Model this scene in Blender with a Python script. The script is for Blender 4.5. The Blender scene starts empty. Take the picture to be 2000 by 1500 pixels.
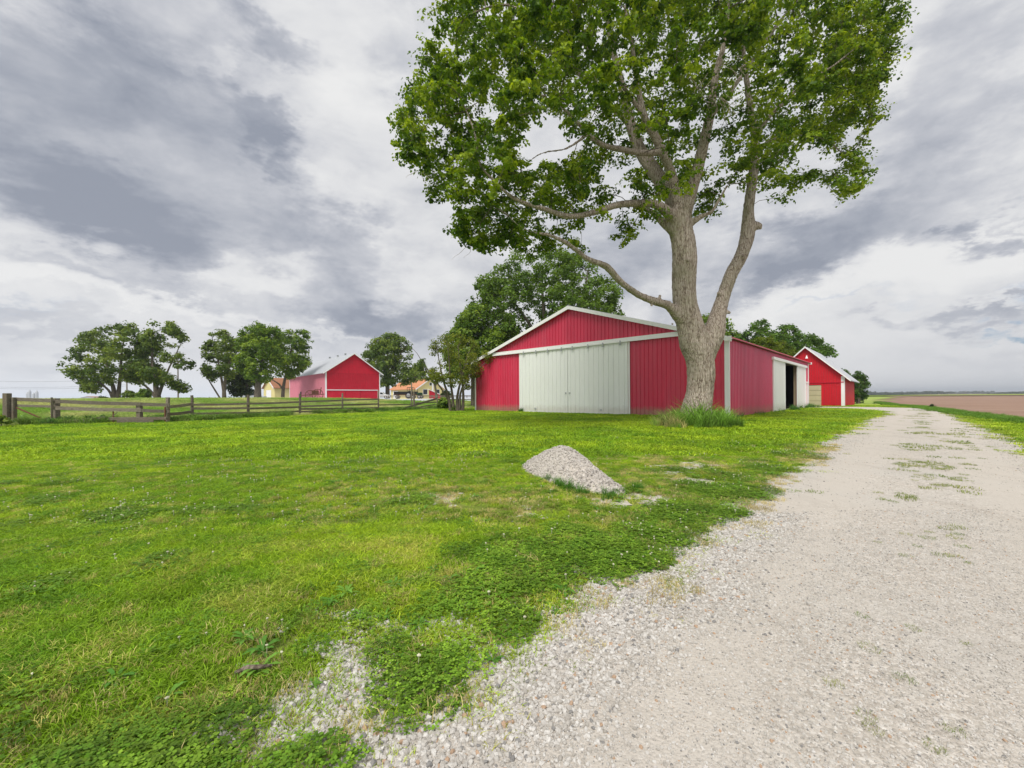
import bpy, math, random
import numpy as np
from mathutils import Vector, Matrix
random.seed(7); RNG = np.random.default_rng(11)
D2R = math.radians
scene = bpy.context.scene

# ------------------------------------------------------------------ camera
CAMZ = 1.35; FPX = 800.0; ROLL = 0.0072; HOR = 775.0
cam_d = bpy.data.cameras.new('camera'); cam = bpy.data.objects.new('camera', cam_d)
scene.collection.objects.link(cam); scene.camera = cam
cam_d.sensor_width = 36.0; cam_d.lens = 36.0 * FPX / 2000.0; cam_d.shift_y = 25 / 2000.0
cam_d.clip_start = 0.05; cam_d.clip_end = 20000
_r = Vector((1, 0, -ROLL)).normalized(); _f = Vector((0, 1, 0)); _u = _r.cross(_f).normalized()
cam.matrix_world = Matrix(((_r.x, _u.x, -_f.x, 0), (_r.y, _u.y, -_f.y, 0), (_r.z, _u.z, -_f.z, CAMZ), (0, 0, 0, 1)))

def at(px, py, d):
    """world point seen at photo pixel (px, py) at depth d (metres along +Y)"""
    a = (px - 1000) / FPX; b = (HOR - py) / FPX
    # d.R = a*d, d.U = b*d  (small roll)
    return Vector(((a + ROLL * 0) * d, d, CAMZ + (b - ROLL * 0 + 0) * d)) + Vector((0, 0, -ROLL * a * d)) * 1.0 if False else \
        Vector((a * d + 0.0, d, CAMZ + (b - ROLL * a) * d))
def hor(px): return HOR - ROLL * (px - 1000)
def gd(px, py, z=0.0):
    """ground depth for a pixel on level z"""
    d = FPX * (CAMZ - z) / (py - hor(px)); return ((px - 1000) / FPX * d, d)

# ------------------------------------------------------------------ world
SUN_EL, SUN_AZ = 55, 200          # azimuth clockwise from +Y (north): behind the camera
world = bpy.data.worlds.new('World'); scene.world = world; world.use_nodes = True
def build_sky():
    nt = world.node_tree; nt.nodes.clear(); L = nt.links.new; N = nt.nodes.new
    out = N('ShaderNodeOutputWorld'); bg = N('ShaderNodeBackground'); L(bg.outputs[0], out.inputs[0])
    sky = N('ShaderNodeTexSky'); sky.sky_type = 'NISHITA'; sky.sun_disc = False
    sky.sun_elevation = D2R(SUN_EL); sky.sun_rotation = D2R(SUN_AZ); sky.air_density = 1.0; sky.dust_density = 1.5
    def math_(op, a, b=None, clamp=False):
        n = N('ShaderNodeMath'); n.operation = op; n.use_clamp = clamp
        for i, v in enumerate((a, b)):
            if v is None: continue
            if isinstance(v, (int, float)): n.inputs[i].default_value = v
            else: L(v, n.inputs[i])
        return n.outputs[0]
    tc = N('ShaderNodeTexCoord'); sp = N('ShaderNodeSeparateXYZ'); L(tc.outputs['Generated'], sp.inputs[0])
    az = math_('ARCTAN2', sp.outputs[0], sp.outputs[1]); el = math_('ARCSINE', math_('MAXIMUM', sp.outputs[2], 0.0))
    cb = N('ShaderNodeCombineXYZ'); L(az, cb.inputs[0]); L(el, cb.inputs[1])          # azimuth, elevation
    st = N('ShaderNodeMapping'); st.inputs['Scale'].default_value = (1, 1, 2.1); st.inputs['Rotation'].default_value = (0, D2R(-12), 0); L(tc.outputs['Generated'], st.inputs['Vector'])
    def noise(vec, scale, detail=6, rough=0.55, dist=0.0):
        n = N('ShaderNodeTexNoise'); n.inputs['Scale'].default_value = scale; n.inputs['Detail'].default_value = detail
        n.inputs['Roughness'].default_value = rough; n.inputs['Distortion'].default_value = dist; L(vec, n.inputs['Vector']); return n
    def vm(op, a, b=None, s=None):
        n = N('ShaderNodeVectorMath'); n.operation = op
        for i, v in enumerate((a, b)):
            if v is None: continue
            if isinstance(v, tuple): n.inputs[i].default_value = v
            else: L(v, n.inputs[i])
        if s is not None: n.inputs['Scale'].default_value = s
        return n.outputs[0]
    w1 = noise(st.outputs[0], 2.0, 9, 0.62)
    q = vm('ADD', cb.outputs[0], vm('SCALE', vm('SUBTRACT', w1.outputs['Color'], (0.5, 0.5, 0.5)), s=0.56))
    w2 = noise(st.outputs[0], 9.0, 6, 0.65)
    q = vm('ADD', q, vm('SCALE', vm('SUBTRACT', w2.outputs['Color'], (0.5, 0.5, 0.5)), s=0.17))
    def Q(px, py):
        v = Vector(((px - 1000) / FPX, 1.0, (HOR - py) / FPX - ROLL * (px - 1000) / FPX)).normalized()
        return Vector((math.atan2(v.x, v.y), math.asin(max(v.z, 0))))
    def blob(c, e1, e2, w, a=0.35, b=1.45):
        qc = Q(*c); d1 = Q(*e1) - qc; ang = math.atan2(d1.y, d1.x); d2 = Q(*e2) - qc
        perp = Vector((-math.sin(ang), math.cos(ang))); rb = max(abs(d2.dot(perp)), 0.012)
        m = N('ShaderNodeMapping'); m.vector_type = 'TEXTURE'
        m.inputs['Location'].default_value = (qc.x, qc.y, 0); m.inputs['Rotation'].default_value = (0, 0, ang)
        m.inputs['Scale'].default_value = (d1.length, rb, 1); L(q, m.inputs['Vector'])
        ln = N('ShaderNodeVectorMath'); ln.operation = 'LENGTH'; L(m.outputs[0], ln.inputs[0])
        mr = N('ShaderNodeMapRange'); mr.interpolation_type = 'SMOOTHSTEP'
        mr.inputs['From Min'].default_value = a; mr.inputs['From Max'].default_value = b
        mr.inputs['To Min'].default_value = w; mr.inputs['To Max'].default_value = 0
        L(ln.outputs['Value'], mr.inputs['Value']); return mr.outputs[0]
    dark = [((200, 250), (560, 300), (200, 20), .42), ((190, 390), (500, 470), (170, 290), .32), ((310, 480), (450, 530), (300, 410), .20), ((350, 565), (480, 590), (340, 525), .36),
            ((500, 225), (600, 262), (470, 165), .32), ((520, 10), (620, 0), (500, 70), .34), ((110, 535), (240, 556), (120, 510), .20), ((60, 120), (260, 160), (60, 0), .16),
            ((760, 575), (930, 594), (750, 515), .50), ((650, 450), (760, 530), (600, 490), .36), ((800, 10), (880, 50), (760, 60), .20), ((560, 470), (640, 520), (520, 520), .16),
            ((1745, 385), (2060, 245), (1800, 450), .46), ((1900, 130), (2080, 50), (1850, 260), .26), ((1490, 470), (1660, 430), (1490, 400), .32), ((1800, 240), (2000, 160), (1820, 330), .16),
            ((1865, 428), (1950, 380), (1880, 455), .52), ((1540, 520), (1640, 480), (1555, 550), .36), ((1800, 625), (1940, 580), (1810, 652), .36),
            ((1990, 410), (2020, 350), (1960, 420), .28), ((1230, 500), (1320, 450), (1250, 570), .26), ((1420, 580), (1570, 540), (1440, 606), .30),
            ((60, 690), (220, 690), (60, 665), .20), ((1900, 720), (2050, 700), (1900, 700), .14), ((470, 640), (620, 640), (470, 620), .10)]
    bright = [((700, 230), (760, 20), (820, 250), -.26), ((120, 600), (420, 625), (120, 575), -.20), ((620, 640), (800, 645), (620, 622), -.22),
              ((470, 530), (560, 440), (510, 560), -.22), ((350, 80), (430, 50), (340, 120), -.16), ((1700, 540), (1960, 420), (1720, 580), -.16),
              ((1880, 580), (1960, 562), (1880, 592), -.34), ((870, 500), (960, 380), (830, 480), -.12)]
    acc = None
    for b_ in dark + bright:
        v = blob(*b_); acc = v if acc is None else math_('ADD', acc, v)
    n1 = noise(st.outputs[0], 2.6, 10, 0.60, 0.4); n2 = noise(st.outputs[0], 9.0, 6, 0.6, 0.3)
    base = math_('MULTIPLY', math_('SUBTRACT', n1.outputs['Fac'], 0.5), 1.45)
    base2 = math_('MULTIPLY', math_('SUBTRACT', n2.outputs['Fac'], 0.5), 0.52)
    tot = math_('ADD', math_('ADD', acc, base), math_('ADD', base2, 0.34))
    # towards the horizon the layers merge
    low = N('ShaderNodeMapRange'); low.interpolation_type = 'SMOOTHSTEP'; low.inputs['From Min'].default_value = 0.0; low.inputs['From Max'].default_value = 0.16
    L(sp.outputs[2], low.inputs['Value'])
    k = math_('ADD', math_('MULTIPLY', low.outputs[0], 0.65), 0.35)
    tot = math_('ADD', math_('MULTIPLY', math_('SUBTRACT', tot, 0.22), k), 0.22)
    ramp = N('ShaderNodeValToRGB'); cr = ramp.color_ramp; cr.interpolation = 'LINEAR'
    cols = [(0.0, (.380, .380, .380)), (0.26, (.335, .337, .345)), (0.52, (.255, .262, .282)), (0.82, (.172, .184, .212)), (1.2 / 1.2, (.135, .148, .178))]
    cr.elements[0].position = 0; cr.elements[1].position = 1
    for p_, c_ in cols[1:-1]: cr.elements.new(p_)
    for e, (p_, c_) in zip(cr.elements, cols): e.position = p_; e.color = (*c_, 1)
    L(tot, ramp.inputs[0])
    # thin blue openings low on the right, filled with the physical sky
    bl = [((1985, 560), (2140, 545), (1985, 592), 1.2), ((1970, 640), (2100, 628), (1970, 658), 1.0), ((1650, 590), (1750, 575), (1650, 602), .18), ((60, 665), (160, 665), (60, 675), .12)]
    ba = None
    for b_ in bl:
        v = blob(*b_, a=0.1, b=1.3); ba = v if ba is None else math_('ADD', ba, v)
    ba = math_('MINIMUM', ba, 0.85)
    skys = vm('MULTIPLY', sky.outputs[0], (0.024, 0.033, 0.044))
    mix = N('ShaderNodeMix'); mix.data_type = 'RGBA'; L(ba, mix.inputs['Factor']); L(ramp.outputs[0], mix.inputs['A'])
    # A: cloud radiance is expressed for background strength 0.1
    L(skys, mix.inputs['B'])
    fin = vm('SCALE', mix.outputs['Result'], s=10.0)
    L(fin, bg.inputs['Color']); bg.inputs['Strength'].default_value = 0.1
build_sky()
sun_d = bpy.data.lights.new('sun', 'SUN'); sun = bpy.data.objects.new('sun', sun_d); scene.collection.objects.link(sun)
sun_d.energy = 1.5; sun_d.angle = D2R(26); sun_d.color = (1.0, 0.965, 0.90)
_s = Vector((math.sin(D2R(SUN_AZ)) * math.cos(D2R(SUN_EL)), math.cos(D2R(SUN_AZ)) * math.cos(D2R(SUN_EL)), math.sin(D2R(SUN_EL))))
sun.rotation_euler = _s.to_track_quat('Z', 'Y').to_euler()
scene.view_settings.view_transform = 'Standard'; scene.view_settings.look = 'None'
scene.view_settings.exposure = 1.15; scene.view_settings.gamma = 1.0; scene.view_settings.use_curve_mapping = False
scene.cycles.max_bounces = 6; scene.cycles.transparent_max_bounces = 4; scene.cycles.diffuse_bounces = 3
scene.cycles.use_denoising = True

# ------------------------------------------------------------------ small helpers
def vnoise(x, y, seed=0):
    x = np.asarray(x, float); y = np.asarray(y, float)
    xi = np.floor(x).astype(np.int64); yi = np.floor(y).astype(np.int64); fx = x - xi; fy = y - yi
    fx = fx * fx * (3 - 2 * fx); fy = fy * fy * (3 - 2 * fy)
    def h(a, b):
        n = (a * 374761393 + b * 668265263 + seed * 144665 + 1013) & 0xffffffff
        n = ((n ^ (n >> 13)) * 1274126177) & 0xffffffff
        n = (n ^ (n >> 16)) & 0xffff
        return n / 65535.0
    return (h(xi, yi) * (1 - fx) + h(xi + 1, yi) * fx) * (1 - fy) + (h(xi, yi + 1) * (1 - fx) + h(xi + 1, yi + 1) * fx) * fy
def fbm(x, y, seed=0, oct=4):
    s = 0; a = 1; t = 0
    for i in range(oct):
        s = s + a * vnoise(np.asarray(x) * 2 ** i, np.asarray(y) * 2 ** i, seed + i * 17); t += a; a *= .55
    return s / t            # 0..1
def sstep(v, a, b):
    t = np.clip((np.asarray(v, float) - a) / (b - a), 0, 1); return t * t * (3 - 2 * t)

def link(o): scene.collection.objects.link(o); return o
def tag(o, label=None, cat=None, group=None, kind=None):
    if label: o['label'] = label
    if cat: o['category'] = cat
    if group: o['group'] = group
    if kind: o['kind'] = kind
    return o
def empty(name, loc, rz=0):
    o = bpy.data.objects.new(name, None); link(o); o.location = loc; o.rotation_euler = (0, 0, rz); o.empty_display_size = .3; return o
def mesh_np(name, V, F, mat=None, parent=None, smooth=False, loc=None):
    """V (n,3) array, F (m,k) int array"""
    V = np.asarray(V, np.float32); F = np.asarray(F, np.int32); k = F.shape[1]
    me = bpy.data.meshes.new(name); me.vertices.add(len(V)); me.vertices.foreach_set('co', V.ravel())
    me.loops.add(F.size); me.loops.foreach_set('vertex_index', F.ravel()); me.polygons.add(len(F))
    me.polygons.foreach_set('loop_start', np.arange(0, F.size, k, dtype=np.int32))
    me.polygons.foreach_set('loop_total', np.full(len(F), k, np.int32))
    if smooth: me.polygons.foreach_set('use_smooth', np.ones(len(F), bool))
    me.update(calc_edges=True)
    if mat: me.materials.append(mat)
    o = bpy.data.objects.new(name, me); link(o)
    if parent: o.parent = parent
    if loc is not None: o.location = loc
    return o
class MB:
    def __init__(s): s.v = []; s.f = []
    def box(s, x0, x1, y0, y1, z0, z1):
        b = len(s.v); s.v += [(x, y, z) for z in (z0, z1) for y in (y0, y1) for x in (x0, x1)]
        s.f += [(b, b+2, b+3, b+1), (b+4, b+5, b+7, b+6), (b, b+1, b+5, b+4), (b+2, b+6, b+7, b+3), (b, b+4, b+6, b+2), (b+1, b+3, b+7, b+5)]
        return s
    def bar(s, p, q, w, h, up=(0, 0, 1)):
        """box beam from p to q, width w across, h along up"""
        p = Vector(p); q = Vector(q); d = (q - p).normalized(); u = Vector(up); sd = d.cross(u)
        if sd.length < 1e-4: sd = d.cross(Vector((1, 0, 0)))
        sd.normalize(); u = sd.cross(d).normalized(); b = len(s.v)
        for c in (p, q):
            for (i, j) in ((-1, -1), (1, -1), (1, 1), (-1, 1)): s.v.append(tuple(c + sd * (i * w / 2) + u * (j * h / 2)))
        s.f += [(b, b+1, b+2, b+3), (b+7, b+6, b+5, b+4)] + [(b + i, b + 4 + i, b + 4 + (i + 1) % 4, b + (i + 1) % 4) for i in range(4)]
        return s
    def poly(s, pts): b = len(s.v); s.v += [tuple(p) for p in pts]; s.f.append(tuple(range(b, b + len(pts)))); return s
    def prism(s, prof, y0, y1):
        """closed outline of (x, z) pushed from y0 to y1"""
        n = len(prof); b = len(s.v); s.v += [(x, y0, z) for x, z in prof] + [(x, y1, z) for x, z in prof]
        s.f += [tuple(range(b, b + n)), tuple(range(b + 2 * n - 1, b + n - 1, -1))] + [(b + i, b + n + i, b + n + (i + 1) % n, b + (i + 1) % n) for i in range(n)]
        return s
    def tube(s, pts, rad, n=8, cap=True):
        V, F = tube_np(pts, rad, n); b = len(s.v); s.v += [tuple(map(float, v)) for v in V]; s.f += [tuple(int(i) + b for i in f) for f in F]
        if cap: s.f += [tuple(range(b + n - 1, b - 1, -1)), tuple(range(b + len(V) - n, b + len(V)))]
        return s
    def build(s, name, mat, parent=None, smooth=False, bevel=0):
        me = bpy.data.meshes.new(name); me.from_pydata(s.v, [], s.f); me.update()
        if mat: me.materials.append(mat)
        if smooth: me.polygons.foreach_set('use_smooth', np.ones(len(me.polygons), bool))
        o = bpy.data.objects.new(name, me); link(o)
        if parent: o.parent = parent
        if bevel:
            m = o.modifiers.new('b', 'BEVEL'); m.width = bevel; m.segments = 1; m.limit_method = 'ANGLE'
        return o
def tube_np(P, R, n=8):
    P = np.asarray(P, float); R = np.asarray(R, float); m = len(P)
    T = np.gradient(P, axis=0); T /= np.linalg.norm(T, axis=1)[:, None] + 1e-9
    a = np.array([0, 0, 1.0]) if abs(T[0][2]) < .9 else np.array([1.0, 0, 0])
    V = np.zeros((m, n, 3)); ang = np.arange(n) * 2 * math.pi / n; u = np.cross(T[0], a); u /= np.linalg.norm(u)
    for i in range(m):
        u = u - T[i] * u.dot(T[i]); u /= np.linalg.norm(u) + 1e-9; w = np.cross(T[i], u)
        V[i] = P[i] + R[i] * (np.cos(ang)[:, None] * u + np.sin(ang)[:, None] * w)
    F = []
    i0 = np.arange(m - 1)[:, None] * n; j = np.arange(n)[None]; j2 = (j + 1) % n
    F = np.stack([i0 + j, i0 + j2, i0 + n + j2, i0 + n + j], -1).reshape(-1, 4)
    return V.reshape(-1, 3), F
def spline(P, R, step=.15):
    P = np.asarray(P, float); R = np.asarray(R, float); Q = [P[0]]; S = [R[0]]
    PP = np.vstack([2 * P[0] - P[1], P, 2 * P[-1] - P[-2]])
    for i in range(len(P) - 1):
        p0, p1, p2, p3 = PP[i:i + 4]; k = max(2, int(np.linalg.norm(p2 - p1) / step))
        for t in np.linspace(0, 1, k + 1)[1:]:
            Q.append(.5 * ((2 * p1) + (p2 - p0) * t + (2 * p0 - 5 * p1 + 4 * p2 - p3) * t * t + (-p0 + 3 * p1 - 3 * p2 + p3) * t ** 3)); S.append(R[i] * (1 - t) + R[i + 1] * t)
    return np.array(Q), np.array(S)

# ------------------------------------------------------------------ materials
class NM:
    """tiny node builder"""
    def __init__(s, name):
        s.m = bpy.data.materials.new(name); s.m.use_nodes = True; s.nt = s.m.node_tree; s.nt.nodes.clear()
        s.out = s.N('ShaderNodeOutputMaterial'); s.tc = s.N('ShaderNodeTexCoord')
    def N(s, t): return s.nt.nodes.new(t)
    def L(s, a, b): s.nt.links.new(a, b)
    def coord(s, kind='Object', scale=(1, 1, 1), rot=(0, 0, 0)):
        mp = s.N('ShaderNodeMapping'); mp.inputs['Scale'].default_value = scale; mp.inputs['Rotation'].default_value = rot
        if kind == 'World': g = s.N('ShaderNodeNewGeometry'); s.L(g.outputs['Position'], mp.inputs['Vector'])
        else: s.L(s.tc.outputs[kind], mp.inputs['Vector'])
        return mp.outputs[0]
    def noise(s, vec, scale, detail=4, rough=.55, dist=0, out='Fac'):
        n = s.N('ShaderNodeTexNoise'); n.inputs['Scale'].default_value = scale; n.inputs['Detail'].default_value = detail
        n.inputs['Roughness'].default_value = rough; n.inputs['Distortion'].default_value = dist; s.L(vec, n.inputs['Vector']); return n.outputs[out]
    def voro(s, vec, scale, feature='F1', out='Distance', rnd=1.0):
        n = s.N('ShaderNodeTexVoronoi'); n.feature = feature; n.inputs['Scale'].default_value = scale; n.inputs['Randomness'].default_value = rnd
        s.L(vec, n.inputs['Vector']); return n.outputs[out]
    def ramp(s, fac, stops, interp='LINEAR'):
        r = s.N('ShaderNodeValToRGB'); cr = r.color_ramp; cr.interpolation = interp
        for _ in stops[2:]: cr.elements.new(.5)
        for e, (p, c) in zip(cr.elements, stops):
            e.position = p; e.color = (*c, 1) if isinstance(c, tuple) else (c, c, c, 1)
        s.L(fac, r.inputs[0]); return r.outputs[0]
    def mix(s, fac, a, b, mode='MIX'):
        m = s.N('ShaderNodeMix'); m.data_type = 'RGBA'; m.blend_type = mode
        for key, v in (('Factor', fac), ('A', a), ('B', b)):
            if isinstance(v, (int, float)): m.inputs[key].default_value = v if key == 'Factor' else (v, v, v, 1)
            elif isinstance(v, tuple): m.inputs[key].default_value = (*v, 1)
            else: s.L(v, m.inputs[key])
        return m.outputs['Result']
    def math(s, op, a, b=0.0, clamp=False):
        n = s.N('ShaderNodeMath'); n.operation = op; n.use_clamp = clamp
        for i, v in enumerate((a, b)):
            if isinstance(v, (int, float)): n.inputs[i].default_value = v
            else: s.L(v, n.inputs[i])
        return n.outputs[0]
    def bump(s, h, strength=.5, dist=.02, prev=None):
        b = s.N('ShaderNodeBump'); b.inputs['Strength'].default_value = strength; b.inputs['Distance'].default_value = dist; s.L(h, b.inputs['Height'])
        if prev: s.L(prev, b.inputs['Normal'])
        return b.outputs[0]
    def bsdf(s, col, rough=.7, normal=None, metal=0, spec=.5):
        p = s.N('ShaderNodeBsdfPrincipled')
        if isinstance(col, tuple): p.inputs['Base Color'].default_value = (*col, 1)
        else: s.L(col, p.inputs['Base Color'])
        if isinstance(rough, (int, float)): p.inputs['Roughness'].default_value = rough
        else: s.L(rough, p.inputs['Roughness'])
        p.inputs['Metallic'].default_value = metal; p.inputs['Specular IOR Level'].default_value = spec
        if normal: s.L(normal, p.inputs['Normal'])
        s.L(p.outputs[0], s.out.inputs[0]); return p
    def foliage(s, col, trans=.45, rough=.5, tcol=None):
        p = s.N('ShaderNodeBsdfPrincipled'); s.L(col, p.inputs['Base Color']); p.inputs['Roughness'].default_value = rough; p.inputs['Specular IOR Level'].default_value = .25
        t = s.N('ShaderNodeBsdfTranslucent'); s.L(tcol if tcol else col, t.inputs['Color'])
        m = s.N('ShaderNodeMixShader'); m.inputs[0].default_value = trans; s.L(p.outputs[0], m.inputs[1]); s.L(t.outputs[0], m.inputs[2]); s.L(m.outputs[0], s.out.inputs[0])

def painted(name, col, rough=.5, ov_=(.90, 1.06), var=.12, dirt=.25, coord='World', streak=(3, 3, .5), dirtcol=(.25, .2, .16), spec=.4, bumpy=.15, splash=0, fadecol=None):
    n = NM(name); c = n.coord(coord); cs = n.coord(coord, streak)
    a = n.noise(cs, 2.0, 6, .6); b = n.noise(c, .6, 4)
    k = n.math('ADD', n.math('MULTIPLY', a, .6), n.math('MULTIPLY', b, .4))
    hi = tuple(min(1, x * (1 + var)) for x in col); lo = tuple(x * (1 - var) for x in col)
    base = n.ramp(k, [(.3, lo), (.7, hi)])
    g = n.noise(n.coord(coord, (6, 6, 1.2)), 3.0, 8, .7)
    dm = n.ramp(g, [(.56, 0.0), (.80, 1.0)])
    base = n.mix(n.math('MULTIPLY', dm, dirt), base, dirtcol)
    if splash:           # soil splashed up the foot of the sheets, and rows of screw heads
        z = n.N('ShaderNodeSeparateXYZ'); n.L(n.coord('World'), z.inputs[0]); e = n.math('SUBTRACT', z.outputs[2], n.math('MULTIPLY', n.noise(n.coord('World', (2, 2, 2)), 1.5, 5, .7), .7))
        base = n.mix(n.math('MULTIPLY', n.ramp(e, [(0.0, 1.0), (.35, 0.0)]), splash), base, (.30, .22, .16))
        fade = n.noise(n.coord('World', (1.2, 1.2, .12)), 1.0, 5, .7); base = n.mix(n.ramp(fade, [(.48, 0.0), (.70, .35)]), base, fadecol or tuple(min(1, x * .7 + .22) for x in col))
    oi = n.N('ShaderNodeObjectInfo'); ov = n.ramp(oi.outputs['Random'], [(0, ov_[0]), (1, ov_[1])])
    base = n.mix(1.0, base, ov, 'MULTIPLY')
    n.bsdf(base, rough, n.bump(n.noise(c, 30, 3), bumpy, .004), spec=spec); return n.m
M = {}
M['red_metal'] = painted('red_metal', (.62, .032, .082), .42, (.88, 1.06), .10, .16, dirtcol=(.42, .16, .17), spec=.5, splash=.7, fadecol=(.58, .12, .17))
M['red_sky_sheen'] = painted('red_sky_sheen', (.62, .052, .13), .34, (.96, 1.03), .10, .22, dirtcol=(.52, .18, .24), spec=.5, splash=.5, fadecol=(.62, .12, .20))  # shed side: glancing sky reflection put into a pinker red
M['white_metal'] = painted('white_metal', (.84, .85, .83), .45, (.985, 1.0), .04, .16, dirtcol=(.45, .43, .38), splash=.28, fadecol=(.77, .78, .75))
M['white_trim'] = painted('white_trim', (.86, .85, .85), .5, (.97, 1.0), .04, .15, dirtcol=(.5, .46, .42))
M['roof_metal'] = painted('roof_metal', (.47, .49, .52), .4, (.9, 1.06), .08, .2, dirtcol=(.42, .42, .43))
M['barn_red'] = painted('barn_red', (.52, .008, .030), .65, (.9, 1.06), .14, .12, dirtcol=(.33, .03, .05))
M['barn_red_bright'] = painted('barn_red_bright', (.60, .008, .022), .6, (.9, 1.06), .12, .10, dirtcol=(.40, .02, .04))
M['barn_pink'] = painted('barn_pink', (.68, .21, .27), .7, (.9, 1.06), .12, .30, dirtcol=(.60, .34, .36))  # paler and pinker than the barn's red front
M['door_tan'] = painted('door_tan', (.56, .50, .32), .5, (.9, 1.06), .05, .15)
M['yellow_siding'] = painted('yellow_siding', (.74, .64, .28), .6, (.9, 1.06), .06, .10)
M['brown_shingle'] = painted('brown_shingle', (.33, .15, .08), .85, (.9, 1.06), .20, .3, dirtcol=(.22, .13, .10))
M['orange_shingle'] = painted('orange_shingle', (.50, .22, .11), .85, (.9, 1.06), .15, .2, dirtcol=(.35, .18, .12))
M['dark_interior'] = painted('dark_interior', (.06, .055, .05), .9, (.9, 1.06), .3, .2)  # near black: indoor shade of the buildings put into the colour
M['wood_new'] = painted('wood_new', (.34, .26, .17), .8, (.9, 1.06), .2, .3)
M['concrete'] = painted('concrete', (.42, .40, .36), .9, (.9, 1.06), .1, .3)
M['glass_dark'] = painted('glass_dark', (.03, .035, .04), .15, (.9, 1.06), .1, 0)
M['rust'] = painted('rust', (.18, .075, .045), .85, (.9, 1.06), .3, .4, dirtcol=(.10, .06, .05))
M['tractor_green'] = painted('tractor_green', (.05, .13, .05), .4, (.9, 1.06), .2, .3)
M['tyre'] = painted('tyre', (.03, .03, .032), .85, (.9, 1.06), .2, .3)
M['galv'] = painted('galv', (.42, .44, .45), .5, (.9, 1.06), .1, .2)
def wood_grey():
    n = NM('weathered_wood'); c = n.coord('Object', (1, 1, 1)); g = n.noise(n.coord('World', (3, 3, 14)), 3, 6, .65); b = n.noise(n.coord('World'), 1.7, 4)
    col = n.ramp(g, [(.3, (.10, .085, .068)), (.55, (.22, .19, .15)), (.75, (.35, .31, .255))])
    col = n.mix(n.ramp(b, [(.5, 0.0), (.75, .7)]), col, (.17, .12, .075))
    moss = n.ramp(n.noise(n.coord('World'), 3.1, 4), [(.6, 0.0), (.8, .45)]); col = n.mix(moss, col, (.14, .17, .08))
    oi = n.N('ShaderNodeObjectInfo'); col = n.mix(1.0, col, n.ramp(oi.outputs['Random'], [(0, .72), (1, 1.25)]), 'MULTIPLY')
    n.bsdf(col, .9, n.bump(g, .5, .01), spec=.2); return n.m
M['wood_grey'] = wood_grey()
def bark(name, cols, sc=1.0, bstr=.9, bd=.045):
    n = NM(name); c = n.coord('Object', (1, 1, .13)); c2 = n.coord('Object')
    w = n.noise(c2, 1.3, 4, .6, out='Color'); cc = n.N('ShaderNodeVectorMath'); cc.operation = 'MULTIPLY_ADD'; n.L(w, cc.inputs[0]); cc.inputs[1].default_value = (.07, .07, .02); n.L(c, cc.inputs[2])
    v = n.voro(cc.outputs[0], 30 * sc, 'DISTANCE_TO_EDGE'); f = n.noise(cc.outputs[0], 20 * sc, 7, .7); fine = n.noise(c2, 45 * sc, 4)
    h = n.math('ADD', n.math('MULTIPLY', n.ramp(v, [(0, 0.0), (.22, 1.0)]), .5), n.math('MULTIPLY', f, .6))
    lg = n.voro(n.coord('Object', (1, 1, .09)), 11 * sc, 'DISTANCE_TO_EDGE'); lgr = n.ramp(n.math('ADD', lg, n.math('MULTIPLY', n.math('SUBTRACT', f, .5), .12)), [(0, 0.0), (.14, 1.0)])
    h = n.math('ADD', n.math('MULTIPLY', h, .72), n.math('MULTIPLY', lgr, .30))
    h2 = n.math('ADD', h, n.math('MULTIPLY', fine, .12))
    col = n.ramp(h, [(.22, cols[0]), (.5, cols[1]), (.85, cols[2])])
    big = n.noise(c2, .9, 4, .6); col = n.mix(n.ramp(big, [(.5, 0.0), (.72, .6)]), col, cols[3])
    n.bsdf(col, .92, n.bump(h2, bstr, bd), spec=.15); return n.m
M['maple_bark'] = bark('maple_bark', [(.085, .062, .046), (.33, .265, .21), (.60, .52, .44), (.27, .26, .16)])
M['limb_bark'] = bark('limb_bark', [(.05, .04, .03), (.14, .11, .085), (.24, .20, .155), (.12, .115, .07)], 1.3, .6, .02)
M['far_bark'] = bark('far_bark', [(.05, .045, .035), (.12, .10, .08), (.20, .17, .13), (.10, .10, .06)], .5, .5, .03)
def leafmat(name, trans=.42, g=1.0):
    n = NM(name); a = n.N('ShaderNodeAttribute'); a.attribute_name = 'leafcol'
    t = n.mix(1.0, a.outputs['Color'], (1.25 * g, 1.15 * g, .35), 'MULTIPLY'); n.foliage(a.outputs['Color'], trans, .55, t); return n.m
M['leaf'] = leafmat('leaf')
def instmat(name, trans=.35, rough=.55):
    n = NM(name); a = n.N('ShaderNodeAttribute'); a.attribute_type = 'INSTANCER'; a.attribute_name = 'tint'
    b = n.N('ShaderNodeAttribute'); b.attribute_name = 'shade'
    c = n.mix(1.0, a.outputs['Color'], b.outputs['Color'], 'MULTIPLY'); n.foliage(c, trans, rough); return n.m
M['blade'] = instmat('blade')
def stonemat():
    n = NM('limestone_chip'); a = n.N('ShaderNodeAttribute'); a.attribute_type = 'INSTANCER'; a.attribute_name = 'tint'
    c = n.coord('Object'); k = n.noise(c, 3, 3); col = n.mix(1.0, a.outputs['Color'], n.ramp(k, [(.3, .82), (.7, 1.08)]), 'MULTIPLY')
    n.bsdf(col, .85, n.bump(k, .3, .1), spec=.3); return n.m
M['stone'] = stonemat()

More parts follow.
